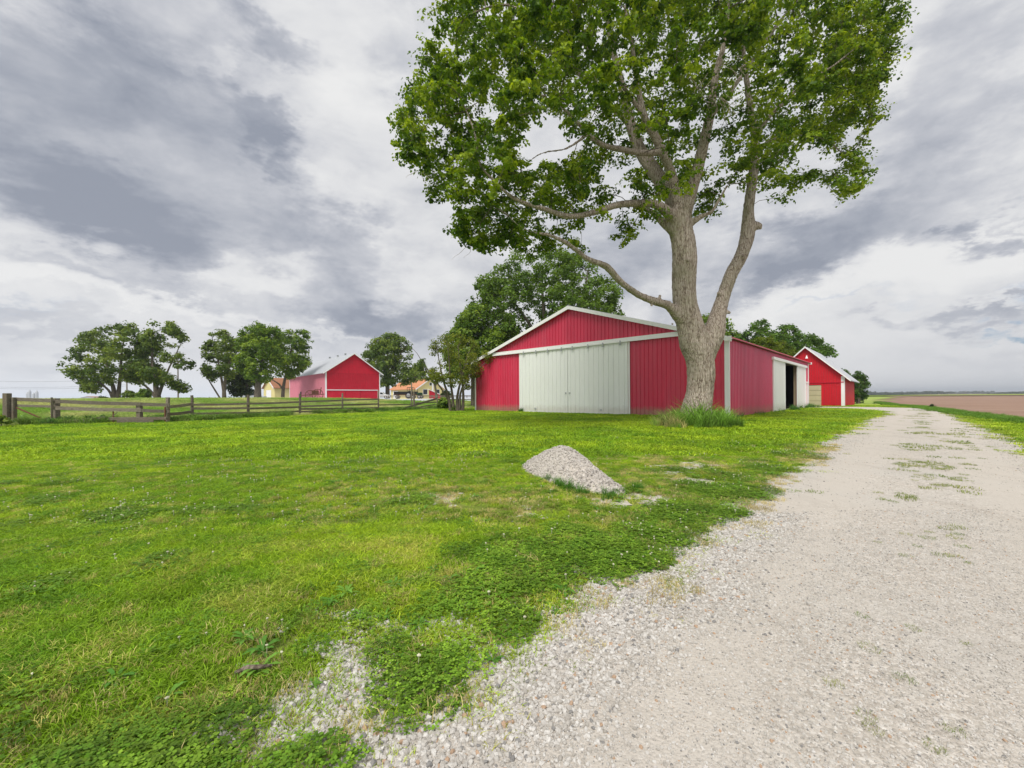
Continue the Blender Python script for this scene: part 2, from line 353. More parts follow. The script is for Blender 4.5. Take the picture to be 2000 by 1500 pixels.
# ------------------------------------------------------------------ terrain
FENCE = [(-40, 9), (-25.1, 22.5), (-19.9, 25), (-18.0, 28), (-16.4, 31.8), (-14.6, 35.3), (-12.7, 39), (-10.5, 43), (-8.6, 47), (-2, 60)]
def terr(x, y):
    x = np.asarray(x, float); y = np.asarray(y, float)
    d = (x + 18) * (-.896) + (y - 28) * .443
    h = 1.27 * sstep(d - 3.0, 0, 26) * (1 - .9 * sstep(np.hypot(x, y), 260, 600))
    r = np.hypot(x, y)
    und = (fbm(x * .18 + 9, y * .18, 3, 3) - .5) * .10 * sstep(r, 3, 9) * (1 - sstep(r, 120, 300))
    m = .16 * np.exp(-((x - 7.95) ** 2 + (y - 17.6) ** 2) / 2.2)
    return h + und * (1 - .85 * sstep(x + y * .0, 4, 14)) + m
def axis(lo, hi, n, s):
    t = np.linspace(-1, 1, n); a = np.sinh(t * s) / np.sinh(s); return np.where(a < 0, -a * lo, a * hi)
DRIVE = [gd(1585, 797.6), gd(1675, 799.5), gd(1725, 804), gd(1730, 810), gd(1700, 818), gd(1678, 836), gd(1637, 851), gd(1602, 872), gd(1567, 897), gd(1500, 940), gd(1430, 985), gd(1380, 1028),
         gd(1262, 1082), gd(1262, 1130), gd(1180, 1143), gd(1090, 1195), gd(1000, 1240), gd(930, 1290), gd(870, 1340), gd(780, 1380), gd(690, 1420), gd(600, 1490), (-1.5, 1.0), (-3, -.6), (-6, -5), (-9, -12),
         (0, -12), (1.0, -4), (4.2, 0), (7.4, 4.5), (11.9, 9.5), (13.6, 11.1), (18.6, 16.2), (24.3, 22.1), (31.5, 29.5), (36.5, 34.0), (38.4, 38.2), (37.6, 41.2), (36.4, 43.3), (31.0, 47.0), (28.6, 44.0), (27.0, 41.3)]
FIELD = [(0, -16), (12.5, 2.5), (24.9, 19.9), (33.7, 31.2), (40.6, 40.0), (44.5, 47.0), (60, 66), (120, 130), (400, 420), (6000, 6000), (6000, -16)]
def sdpoly(x, y, poly):
    """signed distance, >0 inside"""
    x = np.asarray(x, float); y = np.asarray(y, float); P = np.array(poly, float); n = len(P)
    best = np.full(x.shape, 1e18); ins = np.zeros(x.shape, bool)
    for i in range(n):
        a = P[i]; b = P[(i + 1) % n]; e = b - a; wx = x - a[0]; wy = y - a[1]
        t = np.clip((wx * e[0] + wy * e[1]) / e.dot(e), 0, 1); dx = wx - e[0] * t; dy = wy - e[1] * t
        best = np.minimum(best, dx * dx + dy * dy)
        c = (a[1] > y) != (b[1] > y)
        with np.errstate(divide='ignore', invalid='ignore'):
            xx = a[0] + (y - a[1]) * e[0] / (e[1] if e[1] != 0 else 1e-9)
        ins ^= c & (x < xx)
    return np.where(ins, 1, -1) * np.sqrt(best)
BARE = [gd(1345, 912) + (.42,), gd(1300, 925) + (.25,), gd(1350, 940) + (.28,), gd(1255, 977) + (.30,), gd(1205, 985) + (.22,), gd(870, 975) + (.30,), gd(1025, 998) + (.16,),
        gd(1180, 1150) + (.16,), gd(900, 1235) + (.13,), gd(690, 1340) + (.09,), gd(640, 1260) + (.09,), gd(620, 1420) + (.16,), gd(1080, 1110) + (.12,), gd(1290, 990) + (.2,)]
def gravel_mask(x, y):
    r = np.hypot(x, y); s = sdpoly(x, y, DRIVE)
    n = (fbm(x * 1.4, y * 1.4, 5, 4) - .5); n2 = (fbm(x * 6, y * 6, 8, 3) - .5)
    m = s + n * np.clip(.16 + .035 * r, .2, .6) * 1.5 + n2 * np.clip(.12 + .02 * r, .12, .3)
    for bx, by, br in BARE:
        dd = np.hypot((x - bx) * .75, (y - by)); m = np.maximum(m, (br * .62 - dd) + n2 * .9 + n * .5)
    return m
def clover_mask(x, y):
    """clumps of clover in a belt beside the drive"""
    s = sdpoly(x, y, DRIVE); r = np.hypot(x, y)
    belt = sstep(s, -1.5 - .12 * r, -.3) * sstep(r, 1.6, 3.2)
    k = fbm(x * 1.5 + 3, y * 1.5, 21, 4)
    k2 = fbm(x * 5 + 1, y * 5, 27, 3)
    return sstep(k + .17 * belt + (k2 - .5) * .6, .66, .84) * .75 * (r < 13)

def sheet(name, X, Y, dz, keep, mat, label=None, jit=None):
    XX, YY = np.meshgrid(X, Y); 
    if jit:
        XX = XX + (RNG.random(XX.shape) - .5) * jit; YY = YY + (RNG.random(YY.shape) - .5) * jit
    Z = terr(XX, YY) + (dz(XX, YY) if callable(dz) else dz); nx = len(X); ny = len(Y)
    V = np.stack([XX, YY, Z], -1).reshape(-1, 3)
    I = (np.arange(ny - 1)[:, None] * nx + np.arange(nx - 1)[None]).reshape(-1); F = np.stack([I, I + 1, I + 1 + nx, I + nx], -1)
    if keep is not None:
        c = V[F].mean(1); F = F[keep(c[:, 0], c[:, 1])]
        u, inv = np.unique(F, return_inverse=True); V = V[u]; F = inv.reshape(-1, 4)
    return V, F

def lawn_mat():
    n = NM('lawn_soil'); c = n.coord('World'); a = n.noise(c, .35, 5, .6); b = n.noise(c, 3.2, 6, .65); f = n.noise(c, 42, 4, .7); s = n.noise(n.coord('World', (1, 5, 1), (0, 0, .3)), .9, 4)
    col = n.ramp(b, [(.28, (.13, .24, .012)), (.5, (.25, .39, .016)), (.72, (.38, .51, .022))])
    col = n.mix(n.ramp(a, [(.35, 0.0), (.7, .45)]), col, (.24, .34, .018))
    col = n.mix(n.ramp(s, [(.5, 0.0), (.75, .3)]), col, (.30, .36, .05))
    col = n.mix(n.ramp(f, [(.52, 0.0), (.72, .55)]), col, (.055, .075, .012))
    # soil shows close to where the tufts stand
    d = n.N('ShaderNodeVectorMath'); d.operation = 'LENGTH'; n.L(c, d.inputs[0])
    near = n.ramp(n.math('DIVIDE', d.outputs['Value'], 30.0), [(.12, 1.0), (.5, 0.0)])
    soil = n.ramp(n.noise(c, 9, 6, .7), [(.3, (.10, .12, .035)), (.55, (.17, .17, .06)), (.75, (.30, .26, .13))])
    col = n.mix(n.math('MULTIPLY', near, .8), col, soil)
    n.bsdf(col, .95, n.bump(f, .6, .03), spec=.1); return n.m
def pasture_mat():
    n = NM('pasture'); c = n.coord('World'); a = n.noise(n.coord('World', (1, .45, 1), (0, 0, -.5)), .22, 5, .6); b = n.noise(c, 1.6, 7, .7)
    col = n.ramp(b, [(.3, (.17, .26, .03)), (.5, (.31, .42, .055)), (.7, (.46, .53, .11))])
    col = n.mix(n.ramp(a, [(.42, 0.0), (.62, .75)]), col, (.36, .38, .17))
    col = n.mix(n.ramp(n.noise(c, .09, 3), [(.45, 0.0), (.6, .5)]), col, (.13, .24, .02))
    n.bsdf(col, .95, n.bump(b, .8, .08), spec=.08); return n.m
def field_mat():
    n = NM('tilled_soil'); rot = (0, 0, D2R(-38)); c = n.coord('World')
    rows = n.noise(n.coord('World', (.9, .05, 1), rot), 1.0, 5, .6); a = n.noise(c, .05, 4); b = n.noise(c, 4, 6, .7)
    col = n.ramp(rows, [(.3, (.20, .115, .085)), (.5, (.31, .20, .15)), (.7, (.43, .31, .245))])
    col = n.mix(n.ramp(a, [(.35, 0.0), (.7, .65)]), col, (.36, .25, .19)); col = n.mix(n.ramp(b, [(.35, .35), (.6, 0.0)]), col, (.11, .07, .05))
    n.bsdf(col, .95, n.bump(b, .9, .06), spec=.05); return n.m
def gravel_mat():
    n = NM('crushed_limestone'); c = n.coord('World'); v = n.voro(c, 70, out='Color'); vd = n.voro(c, 70); v2 = n.voro(c, 34, out='Color'); vd2 = n.voro(c, 34)
    sep = n.N('ShaderNodeSeparateColor'); n.L(v, sep.inputs[0]); sep2 = n.N('ShaderNodeSeparateColor'); n.L(v2, sep2.inputs[0])
    col = n.ramp(sep.outputs[0], [(0, (.33, .295, .255)), (.45, (.50, .45, .395)), (.8, (.60, .555, .50)), (1, (.74, .71, .67))])
    c2 = n.ramp(sep2.outputs[0], [(0, (.30, .265, .23)), (.5, (.50, .45, .39)), (1, (.68, .64, .60))]); big = n.noise(c, .8, 5, .6)
    col = n.mix(.35, col, c2); fines = n.ramp(big, [(.40, 0.0), (.62, .75)]); col = n.mix(fines, col, (.50, .47, .43))
    k = n.noise(c, .22, 3); col = n.mix(n.ramp(k, [(.4, 0.0), (.7, .35)]), col, (.46, .405, .345)); g = n.noise(c, 14, 5, .7); col = n.mix(n.ramp(g, [(.62, 0.0), (.78, .5)]), col, (.26, .23, .19))
    sx = n.N('ShaderNodeSeparateXYZ'); n.L(n.coord('World', (1, 1, 1), (0, 0, D2R(-45))), sx.inputs[0]); wob = n.math('MULTIPLY', n.math('SUBTRACT', n.noise(c, .35, 3), .5), 1.1)
    acr = n.math('ABSOLUTE', n.math('SUBTRACT', n.math('ABSOLUTE', n.math('ADD', sx.outputs[1], wob)), .86)); trk = n.ramp(acr, [(.18, 1.0), (.62, 0.0)])
    col = n.mix(n.math('MULTIPLY', trk, n.ramp(n.noise(c, 1.6, 5, .65), [(.30, .3), (.6, .85)])), col, (.53, .485, .43))
    col = n.mix(n.ramp(n.noise(c, 160, 3, .7), [(.55, 0.0), (.72, .45)]), col, (.27, .235, .20))
    col = n.mix(n.ramp(n.noise(n.coord('World', (1, .22, 1), (0, 0, D2R(45))), 2.2, 5, .65), [(.52, 0.0), (.70, .38)]), col, (.36, .325, .285))
    h = n.math('SUBTRACT', 1.0, vd); n.bsdf(col, .95, n.bump(n.math('ADD', h, n.math('MULTIPLY', n.math('SUBTRACT', 1.0, vd2), .3)), .7, .006, n.bump(n.noise(c, 190, 3, .7), .6, .004)), spec=.15); return n.m
M['lawn'] = lawn_mat(); M['pasture'] = pasture_mat(); M['field'] = field_mat(); M['gravel'] = gravel_mat()

X = axis(6000, 6000, 300, 7.2); Y = axis(200, 6000, 300, 6.4)
V, F = sheet('ground', X, Y, 0.0, None, None)
tag(mesh_np('ground', V, F, M['pasture'], smooth=True), kind='structure')
def lawn_poly():
    P = [(-60, -12)] + [(x + .6, y - .9) for x, y in FENCE[0:]] + [(10, 70), (44, 58), (46, 47.5), (33.9, 31.8), (25.2, 20.6), (12.8, 3.2), (4, -12)]
    return P
LAWN = lawn_poly()
lx = np.arange(-42, 47, .5); ly = np.arange(-12, 70, .5)
V, F = sheet('lawn', lx, ly, .012, lambda x, y: sdpoly(x, y, LAWN) + (fbm(x * .7, y * .7, 4, 3) - .5) * 1.2 > 0, None, jit=.2)
tag(mesh_np('lawn', V, F, M['lawn'], smooth=True), kind='structure')
V, F = sheet('field', axis(300, 6000, 220, 5.5), axis(60, 6000, 240, 5.5), .02, lambda x, y: (sdpoly(x, y, FIELD) + (fbm(x * .5, y * .5, 14, 3) - .5) * 1.5 > 0) & (np.hypot(x, y) < 5500), None)
fl = mesh_np('plowed_field', V, F, M['field'], smooth=True); tag(fl, kind='structure')
# driveway: a fine sheet near, a coarser one beyond
def drive_z(x, y):
    s = sdpoly(x, y, DRIVE); return .018 + .03 * sstep(s, 0, 1.2) + (fbm(x * 3, y * 3, 31, 3) - .5) * .018
gx = np.arange(-7, 14, .075); gy = np.arange(-4, 13, .075)
V1, F1 = sheet('d', gx, gy, drive_z, lambda x, y: gravel_mask(x, y) > 0, None, jit=.05)
fx = np.arange(-10, 44, .3); fy = np.arange(-12, 48, .3)
V2, F2 = sheet('d', fx, fy, drive_z, lambda x, y: (gravel_mask(x, y) > 0) & ~((x > -7) & (x < 13.7) & (y > -4) & (y < 12.8)), None, jit=.15)
tag(mesh_np('gravel_driveway', np.vstack([V1, V2]), np.vstack([F1, F2 + len(V1)]), M['gravel'], smooth=True), kind='structure')

# ------------------------------------------------------------------ scatter (for stuff nobody could count)
def scatter(name, pts, scl, rot, tint, sources, idx, kind='stuff', label=None, mat=None, parent=None):
    me = bpy.data.meshes.new(name); n = len(pts); me.vertices.add(n); me.vertices.foreach_set('co', np.asarray(pts, np.float32).ravel())
    def at_(nm, ty, arr, key='value'):
        a = me.attributes.new(nm, ty, 'POINT'); a.data.foreach_set(key, np.asarray(arr, np.float32).ravel() if ty != 'INT' else np.asarray(arr, np.int32))
    at_('scl', 'FLOAT_VECTOR', scl, 'vector'); at_('rot', 'FLOAT_VECTOR', rot, 'vector'); at_('tint', 'FLOAT_VECTOR', tint, 'vector'); at_('pick', 'INT', idx)
    o = bpy.data.objects.new(name, me); link(o); tag(o, label, None, None, kind)
    if parent: o.parent = parent
    g = bpy.data.node_groups.new(name, 'GeometryNodeTree'); g.interface.new_socket('Geometry', in_out='INPUT', socket_type='NodeSocketGeometry'); g.interface.new_socket('Geometry', in_out='OUTPUT', socket_type='NodeSocketGeometry')
    gi = g.nodes.new('NodeGroupInput'); go = g.nodes.new('NodeGroupOutput'); iop = g.nodes.new('GeometryNodeInstanceOnPoints')
    m2p = g.nodes.new('GeometryNodeMeshToPoints'); g.links.new(gi.outputs[0], m2p.inputs['Mesh']); g.links.new(m2p.outputs[0], iop.inputs['Points'])
    ci = g.nodes.new('GeometryNodeCollectionInfo'); ci.inputs['Separate Children'].default_value = True; ci.inputs['Collection'].default_value = sources
    g.links.new(ci.outputs[0], iop.inputs['Instance']); iop.inputs['Pick Instance'].default_value = True
    def na(nm, ty):
        a = g.nodes.new('GeometryNodeInputNamedAttribute'); a.data_type = ty; a.inputs['Name'].default_value = nm; return a.outputs['Attribute']
    g.links.new(na('pick', 'INT'), iop.inputs['Instance Index']); g.links.new(na('scl', 'FLOAT_VECTOR'), iop.inputs['Scale'])
    e2r = g.nodes.new('FunctionNodeEulerToRotation'); g.links.new(na('rot', 'FLOAT_VECTOR'), e2r.inputs[0]); g.links.new(e2r.outputs[0], iop.inputs['Rotation'])
    g.links.new(iop.outputs[0], go.inputs[0])
    md = o.modifiers.new('scatter', 'NODES'); md.node_group = g; return o
def source_collection(name, meshes):
    c = bpy.data.collections.new(name)
    for i, (V, F, mat, sh) in enumerate(meshes):
        nm = f'{name}_{i:02d}'; me = bpy.data.meshes.new(nm); me.from_pydata([tuple(map(float, v)) for v in V], [], [tuple(map(int, f)) for f in F]); me.materials.append(mat)
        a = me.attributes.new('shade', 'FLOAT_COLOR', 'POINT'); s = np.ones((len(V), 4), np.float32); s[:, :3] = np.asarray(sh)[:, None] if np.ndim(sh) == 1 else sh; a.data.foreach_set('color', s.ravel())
        c.objects.link(bpy.data.objects.new(nm, me))
    return c
def tuft(nb, rad, h, w, lean, seed, mat):
    r = np.random.default_rng(seed); V = []; F = []; S = []
    for i in range(nb):
        a = r.random() * 6.283; d = rad * math.sqrt(r.random()); bx, by = d * math.cos(a), d * math.sin(a); hh = h * (.5 + .7 * r.random()); la = r.random() * 6.283; ll = lean * hh * (.3 + r.random())
        tx, ty = math.cos(la), math.sin(la); wa = r.random() * 3.14; wx, wy = math.cos(wa) * w / 2, math.sin(wa) * w / 2; b = len(V); s = .75 + .5 * r.random()
        V += [(bx - wx, by - wy, -.01), (bx + wx, by + wy, -.01), (bx + tx * ll * .35 + wx * .8, by + ty * ll * .35 + wy * .8, hh * .6), (bx + tx * ll * .35 - wx * .8, by + ty * ll * .35 - wy * .8, hh * .6), (bx + tx * ll, by + ty * ll, hh * (1 - .25 * lean * r.random()))]
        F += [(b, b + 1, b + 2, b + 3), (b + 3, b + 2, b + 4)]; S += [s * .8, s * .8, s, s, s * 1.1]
    return V, F, mat, np.array(S)
def leafy(nl, rad, h, lw, seed, mat, lobes=3, flat=.7):
    """low leafy mat: little rounded leaflets on stalks"""
    r = np.random.default_rng(seed); V = []; F = []; S = []
    for i in range(nl):
        a = r.random() * 6.283; d = rad * math.sqrt(r.random()); c = np.array([d * math.cos(a), d * math.sin(a), h * (.4 + .6 * r.random()) * (1 - .4 * (d / rad) ** 2)]); s = .7 + .6 * r.random(); a0 = r.random() * 6.28
        for k in range(lobes):
            t = a0 + k * 6.283 / lobes; tilt = (r.random() - .3) * flat; e = np.array([math.cos(t), math.sin(t), tilt]); p = np.array([-math.sin(t), math.cos(t), (r.random() - .5) * .4]); b = len(V)
            V += [tuple(c), tuple(c + e * lw * .55 + p * lw * .42), tuple(c + e * lw), tuple(c + e * lw * .55 - p * lw * .42)]; F.append((b, b + 1, b + 2, b + 3)); S += [s * .8, s, s, s]
    return V, F, mat, np.array(S)
def rosette(nl, L, w, seed, mat, up=.5):
    r = np.random.default_rng(seed); V = []; F = []; S = []
    for i in range(nl):
        a = i * 2.4 + r.random() * .5; l = L * (.6 + .5 * r.random()); e = np.array([math.cos(a), math.sin(a), 0]); p = np.array([-math.sin(a), math.cos(a), 0]); b = len(V); u = up * (.5 + r.random()); s = .8 + .4 * r.random()
        for t, ww, z in ((0, .15, 0), (.35, .8, .5), (.7, 1, .62), (1, .1, .5)):
            c = e * l * t + np.array([0, 0, l * u * z]); V += [tuple(c - p * w * ww / 2), tuple(c + p * w * ww / 2)]; S += [s * (.8 + .2 * t)] * 2
        F += [(b, b + 1, b + 3, b + 2), (b + 2, b + 3, b + 5, b + 4), (b + 4, b + 5, b + 7, b + 6)]
    return V, F, mat, np.array(S)
def pebble(seed, mat):
    r = np.random.default_rng(seed); t = (1 + 5 ** .5) / 2
    V = np.array([(-1, t, 0), (1, t, 0), (-1, -t, 0), (1, -t, 0), (0, -1, t), (0, 1, t), (0, -1, -t), (0, 1, -t), (t, 0, -1), (t, 0, 1), (-t, 0, -1), (-t, 0, 1)], float); V /= np.linalg.norm(V[0])
    F = [(0, 11, 5), (0, 5, 1), (0, 1, 7), (0, 7, 10), (0, 10, 11), (1, 5, 9), (5, 11, 4), (11, 10, 2), (10, 7, 6), (7, 1, 8), (3, 9, 4), (3, 4, 2), (3, 2, 6), (3, 6, 8), (3, 8, 9), (4, 9, 5), (2, 4, 11), (6, 2, 10), (8, 6, 7), (9, 8, 1)]
    V = V * (1 + (r.random((12, 1)) - .5) * .5) * np.array([1, .6 + .4 * r.random(), .5 + .3 * r.random()]); return V, F, mat, np.ones(12)
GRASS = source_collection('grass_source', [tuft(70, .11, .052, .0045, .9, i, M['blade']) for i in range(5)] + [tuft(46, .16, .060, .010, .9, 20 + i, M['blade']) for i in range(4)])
CLOVER = source_collection('clover_source', [leafy(75, .13, .05, .013, 40 + i, M['blade']) for i in range(4)])
WEED = source_collection('weed_source', [rosette(11, .13, .030, 60 + i, M['blade'], .55) for i in range(3)] + [rosette(8, .09, .022, 70 + i, M['blade'], .9) for i in range(2)])
TALL = source_collection('tallgrass_source', [tuft(36, .15, .42, .018, .8, 80 + i, M['blade']) for i in range(4)])
STONES = source_collection('stone_source', [pebble(100 + i, M['stone']) for i in range(8)])
BROAD = source_collection('broadleaf_source', [leafy(60, .34, .42, .085, 120 + i, M['blade'], 3, 1.4) for i in range(4)])

def sample(n, ymin, ymax, xl, xr, power=1.0):
    """random ground points, denser nearer by 1/d**power"""
    u = RNG.random(n)
    if power == 0: d = np.sqrt(ymin ** 2 + u * (ymax ** 2 - ymin ** 2))
    elif power == 1: d = ymin + u * (ymax - ymin)
    else: d = ymin * (ymax / ymin) ** u
    x = (xl + RNG.random(n) * (xr - xl)) * d; return x, d
def rots(n, tilt=.12): return np.stack([(RNG.random(n) - .5) * tilt, (RNG.random(n) - .5) * tilt, RNG.random(n) * 6.283], -1)
SHED_P = Vector((12.7, 24.0, 0)); SHED_ROT = math.atan2(-.693, .72); SHED_W = 22.5; SHED_L = 26.9
def inshed(x, y, m=0.0):
    dx = x - 12.7; dy = y - 24.0; a = -dx * .72 + dy * .693; b = dx * .693 + dy * .72; return (a > -m) & (a < SHED_W + m) & (b > -m) & (b < SHED_L + m)
PILE_C = (0.93, 6.55)
def pile_h(x, y):
    x = np.asarray(x, float); y = np.asarray(y, float)
    ax, ay = .355, -.935                       # long axis, towards the camera and right
    u = (x - .86) * ax + (y - 7.05) * ay; v = (x - .86) * (-ay) + (y - 7.05) * ax
    ru = np.where(u > 0, 1.50, 1.10); rv = np.where(v > 0, .50, .52)
    r = np.sqrt((u / ru) ** 2 + (v / rv) ** 2) + (fbm(x * 2.6, y * 2.6, 77, 3) - .5) * .26
    h = .57 * np.clip(1 - np.sqrt(r * r + .055) + .10, -1, 1); return h
def grass_tint(x, y, gm):
    n = len(x); a = fbm(x * .55, y * .55, 41, 4); b = fbm(x * 4.2, y * 4.2, 43, 3); r = RNG.random(n)
    d = np.hypot(x, y); g0 = np.array([.225, .385, .016]); g1 = np.array([.43, .57, .026]); g2 = np.array([.58, .56, .12]); g3 = np.array([.13, .30, .02])
    t = np.clip((a - .40) * 3.0 + (r - .5) * 1.0 + .15 * sstep(d, 6, 14), 0, 1)[:, None]; c = g0 * (1 - t) + g1 * t
    k = np.clip((.42 - b) * 5 + (r - .5) * .4, 0, .8)[:, None]; c = c * (1 - k) + g3 * k
    edge = np.clip(sstep(gm, -.9, -.05) * .5 + (fbm(x * 3.6, y * 3.6, 47, 4) - .57) * 4.6 * (.25 + .75 * sstep(-d, -9, -3)), 0, .85) * (RNG.random(n) < .75)
    c = c * (1 - edge[:, None]) + g2 * edge[:, None]
    return c * (.62 + .80 * RNG.random((n, 1)))
def lawn_ok(x, y): return (sdpoly(x, y, LAWN) > -.2) & ~inshed(x, y, .0) & (pile_h(x, y) < .01)
# near and middle lawn grass
parts = []
x, y = sample(26000, 1.05, 9.5, -1.45, 1.45, 0); parts.append((x, y, 0))
x2, y2 = sample(15000, .9, 4.2, -1.45, 1.45, 0); parts.append((x2, y2, 0))
x, y = sample(34000, 9.0, 48, -1.45, 1.30, 1); parts.append((x, y, 1))
for j, (x, y, far) in enumerate(parts):
    gm = gravel_mask(x, y); k = lawn_ok(x, y) & (gm < .02 + .55 * RNG.random(len(x)) ** 3); thin = RNG.random(len(x)) < np.where(gm > -.7, .30 + .55 * sstep(-gm, 0, .7), 1.0) * (1 - .8 * sstep(fbm(x * 2.3, y * 2.3, 91, 4) + .10 * sstep(gm, -2.5, -.3), .60, .70) * sstep(-np.hypot(x, y), -14, -7)); k &= thin
    x, y, gm = x[k], y[k], gm[k]; n = len(x); s = .7 + .6 * RNG.random(n) - .25 * sstep(gm, -1.0, 0)
    if far: w = s * (1.2 + y / 16); sc = np.stack([w, w, s * (1.05 + y / 60)], -1); idx = RNG.integers(5, 9, n)
    else: sc = np.stack([s * 1.2, s * 1.2, s * .78], -1); idx = RNG.integers(0, 5, n)
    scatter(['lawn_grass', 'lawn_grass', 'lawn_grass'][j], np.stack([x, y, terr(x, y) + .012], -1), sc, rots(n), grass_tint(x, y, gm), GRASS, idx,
            label='short mown green lawn grass covering the yard' if j != 2 else 'short bright green lawn grass farther off towards the sheds')
# clover mats and white clover heads
x, y = sample(30000, 1.0, 15, -1.3, 1.2, 1); cm = clover_mask(x, y); gm = gravel_mask(x, y)
BL = [gd(812, 1348) + (.175,), gd(750, 1285) + (.10,), gd(1190, 1110) + (.30,), gd(1110, 1080) + (.28,), gd(1330, 1010) + (.4,), gd(1400, 960) + (.5,)]; bl_ = np.zeros(len(x))
for bx, by, br in BL: bl_ = np.maximum(bl_, sstep(br * .9 - np.hypot(x - bx, y - by) + (fbm(x * 7, y * 7, 5, 3) - .5) * .45, -.03, .10))
k = ((RNG.random(len(x)) < cm * .8) & (gm < .10) | (RNG.random(len(x)) < bl_ * .75))  & lawn_ok(x, y)
x, y = x[k], y[k]; n = len(x); s = .8 + .5 * RNG.random(n); t = RNG.random((n, 1))
scatter('clover', np.stack([x, y, terr(x, y) + .015], -1), np.stack([s * (1 + y / 14), s * (1 + y / 14), s], -1), rots(n), (np.array([.12, .26, .02]) * (1 - t) + np.array([.25, .40, .035]) * t) * (.6 + .8 * RNG.random((n, 1))), CLOVER, RNG.integers(0, 4, n), label='dark green clover mats along the ragged edge of the gravel drive')
def head(seed):
    V, F, m, s = pebble(seed, M['stone']); V = V * .0085 + np.array([0, 0, .056]); V = list(map(tuple, V)); F = list(F); b = len(V); V += [(-.0012, 0, 0), (.0012, 0, 0), (.0012, 0, .05), (-.0012, 0, .05)]; F.append((b, b + 1, b + 2, b + 3)); return V, F, m, np.ones(len(V))
HEADS = source_collection('cloverhead_source', [head(140 + i) for i in range(3)])
k = RNG.random(n) < np.clip(.36 + (fbm(x * 1.3, y * 1.3, 61, 3) - .45) * 2.6, .05, .9) * sstep(y, 1.0, 3.4); hx, hy = x[k] + (RNG.random(k.sum()) - .5) * .2, y[k] + (RNG.random(k.sum()) - .5) * .2
x3, y3 = sample(900, 1.2, 9, -1.3, .5, 0); k3 = (gravel_mask(x3, y3) < -.2) & (fbm(x3 * .6, y3 * .6, 66, 3) > .52); hx = np.r_[hx, x3[k3]]; hy = np.r_[hy, y3[k3]]
n = len(hx); s = .75 + .5 * RNG.random(n); scatter('clover_flowers', np.stack([hx, hy, terr(hx, hy) + .012], -1), np.stack([s * (1 + hy / 30)] * 3, -1), rots(n, .4), np.array([.66, .64, .46]) * (.7 + .3 * RNG.random((n, 1))), HEADS, RNG.integers(0, 3, n), label='small white clover heads dotted over the clover by the drive')
x, y = sample(9000, 1.0, 8, -1.45, .9, 0); gm = gravel_mask(x, y); k = (gm < 0) & lawn_ok(x, y) & (RNG.random(len(x)) < .25 + .6 * sstep(fbm(x * 3, y * 3, 64, 3), .45, .6)); x, y = x[k], y[k]; n = len(x); s = .45 + .5 * RNG.random(n); t = RNG.random((n, 1))
scatter('lawn_herbs', np.stack([x, y, terr(x, y) + .01], -1), np.stack([s, s, s * 1.2], -1), rots(n, .3), (np.array([.12, .28, .02]) * (1 - t) + np.array([.34, .48, .04]) * t) * (.7 + .6 * RNG.random((n, 1))), CLOVER, RNG.integers(0, 4, n), label='small leafy herbs mixed all through the near lawn')
n = 6000; x, y = sample(n, 1.1, 11, -1.4, .8, 0); gm = gravel_mask(x, y); k = (gm > -1.3) & (gm < .40) & lawn_ok(x, y) & (fbm(x * 2, y * 2, 68, 3) > .47); x, y = x[k], y[k]; n = len(x); s = .5 + .5 * RNG.random(n)
scatter('dry_grass', np.stack([x, y, terr(x, y) + .02], -1), np.stack([s, s, s * .9], -1), rots(n, .4), np.array([.66, .56, .24]) * (.6 + .6 * RNG.random((n, 1))), GRASS, RNG.integers(0, 5, n), label='straw coloured dry grass where the lawn thins into gravel')
n = 5200; x, y = sample(n, 1.1, 9, -1.4, .8, 0); gm = gravel_mask(x, y); k = (gm < -.2) & lawn_ok(x, y) & (fbm(x * 5.5, y * 5.5, 69, 3) > .56); x, y = x[k], y[k]; n = len(x); s = .45 + .4 * RNG.random(n)
scatter('straw_flecks', np.stack([x, y, terr(x, y) + .03], -1), np.stack([s, s, s * .8], -1), rots(n, .4), np.array([.70, .62, .20]) * (.5 + .7 * RNG.random((n, 1))), GRASS, RNG.integers(0, 5, n), label='yellowed blades flecked all through the mown lawn')
# broadleaf weed rosettes
x, y = sample(1900, 1.5, 13, -1.35, 1.1, 0); gm = gravel_mask(x, y); k = (gm < .06) & lawn_ok(x, y) & (fbm(x * .8, y * .8, 71, 3) + .25 * sstep(gm, -1.5, 0) > .56)
x, y = x[k], y[k]; ex = np.array([gd(960, 1300), gd(745, 1260), gd(815, 1230), gd(610, 1350), gd(880, 1170), gd(1060, 1185), gd(1100, 1165)]); x = np.r_[x, ex[:, 0]]; y = np.r_[y, ex[:, 1]]; n = len(x); s = .35 + .40 * RNG.random(n); t = RNG.random((n, 1))
scatter('broadleaf_weeds', np.stack([x, y, terr(x, y) + .02], -1), np.stack([s] * 3, -1), rots(n), np.array([.09, .25, .03]) * (1 - t) + np.array([.20, .40, .05]) * t, WEED, RNG.integers(0, 5, n), label='flat broadleaf weed rosettes scattered in the lawn by the gravel')
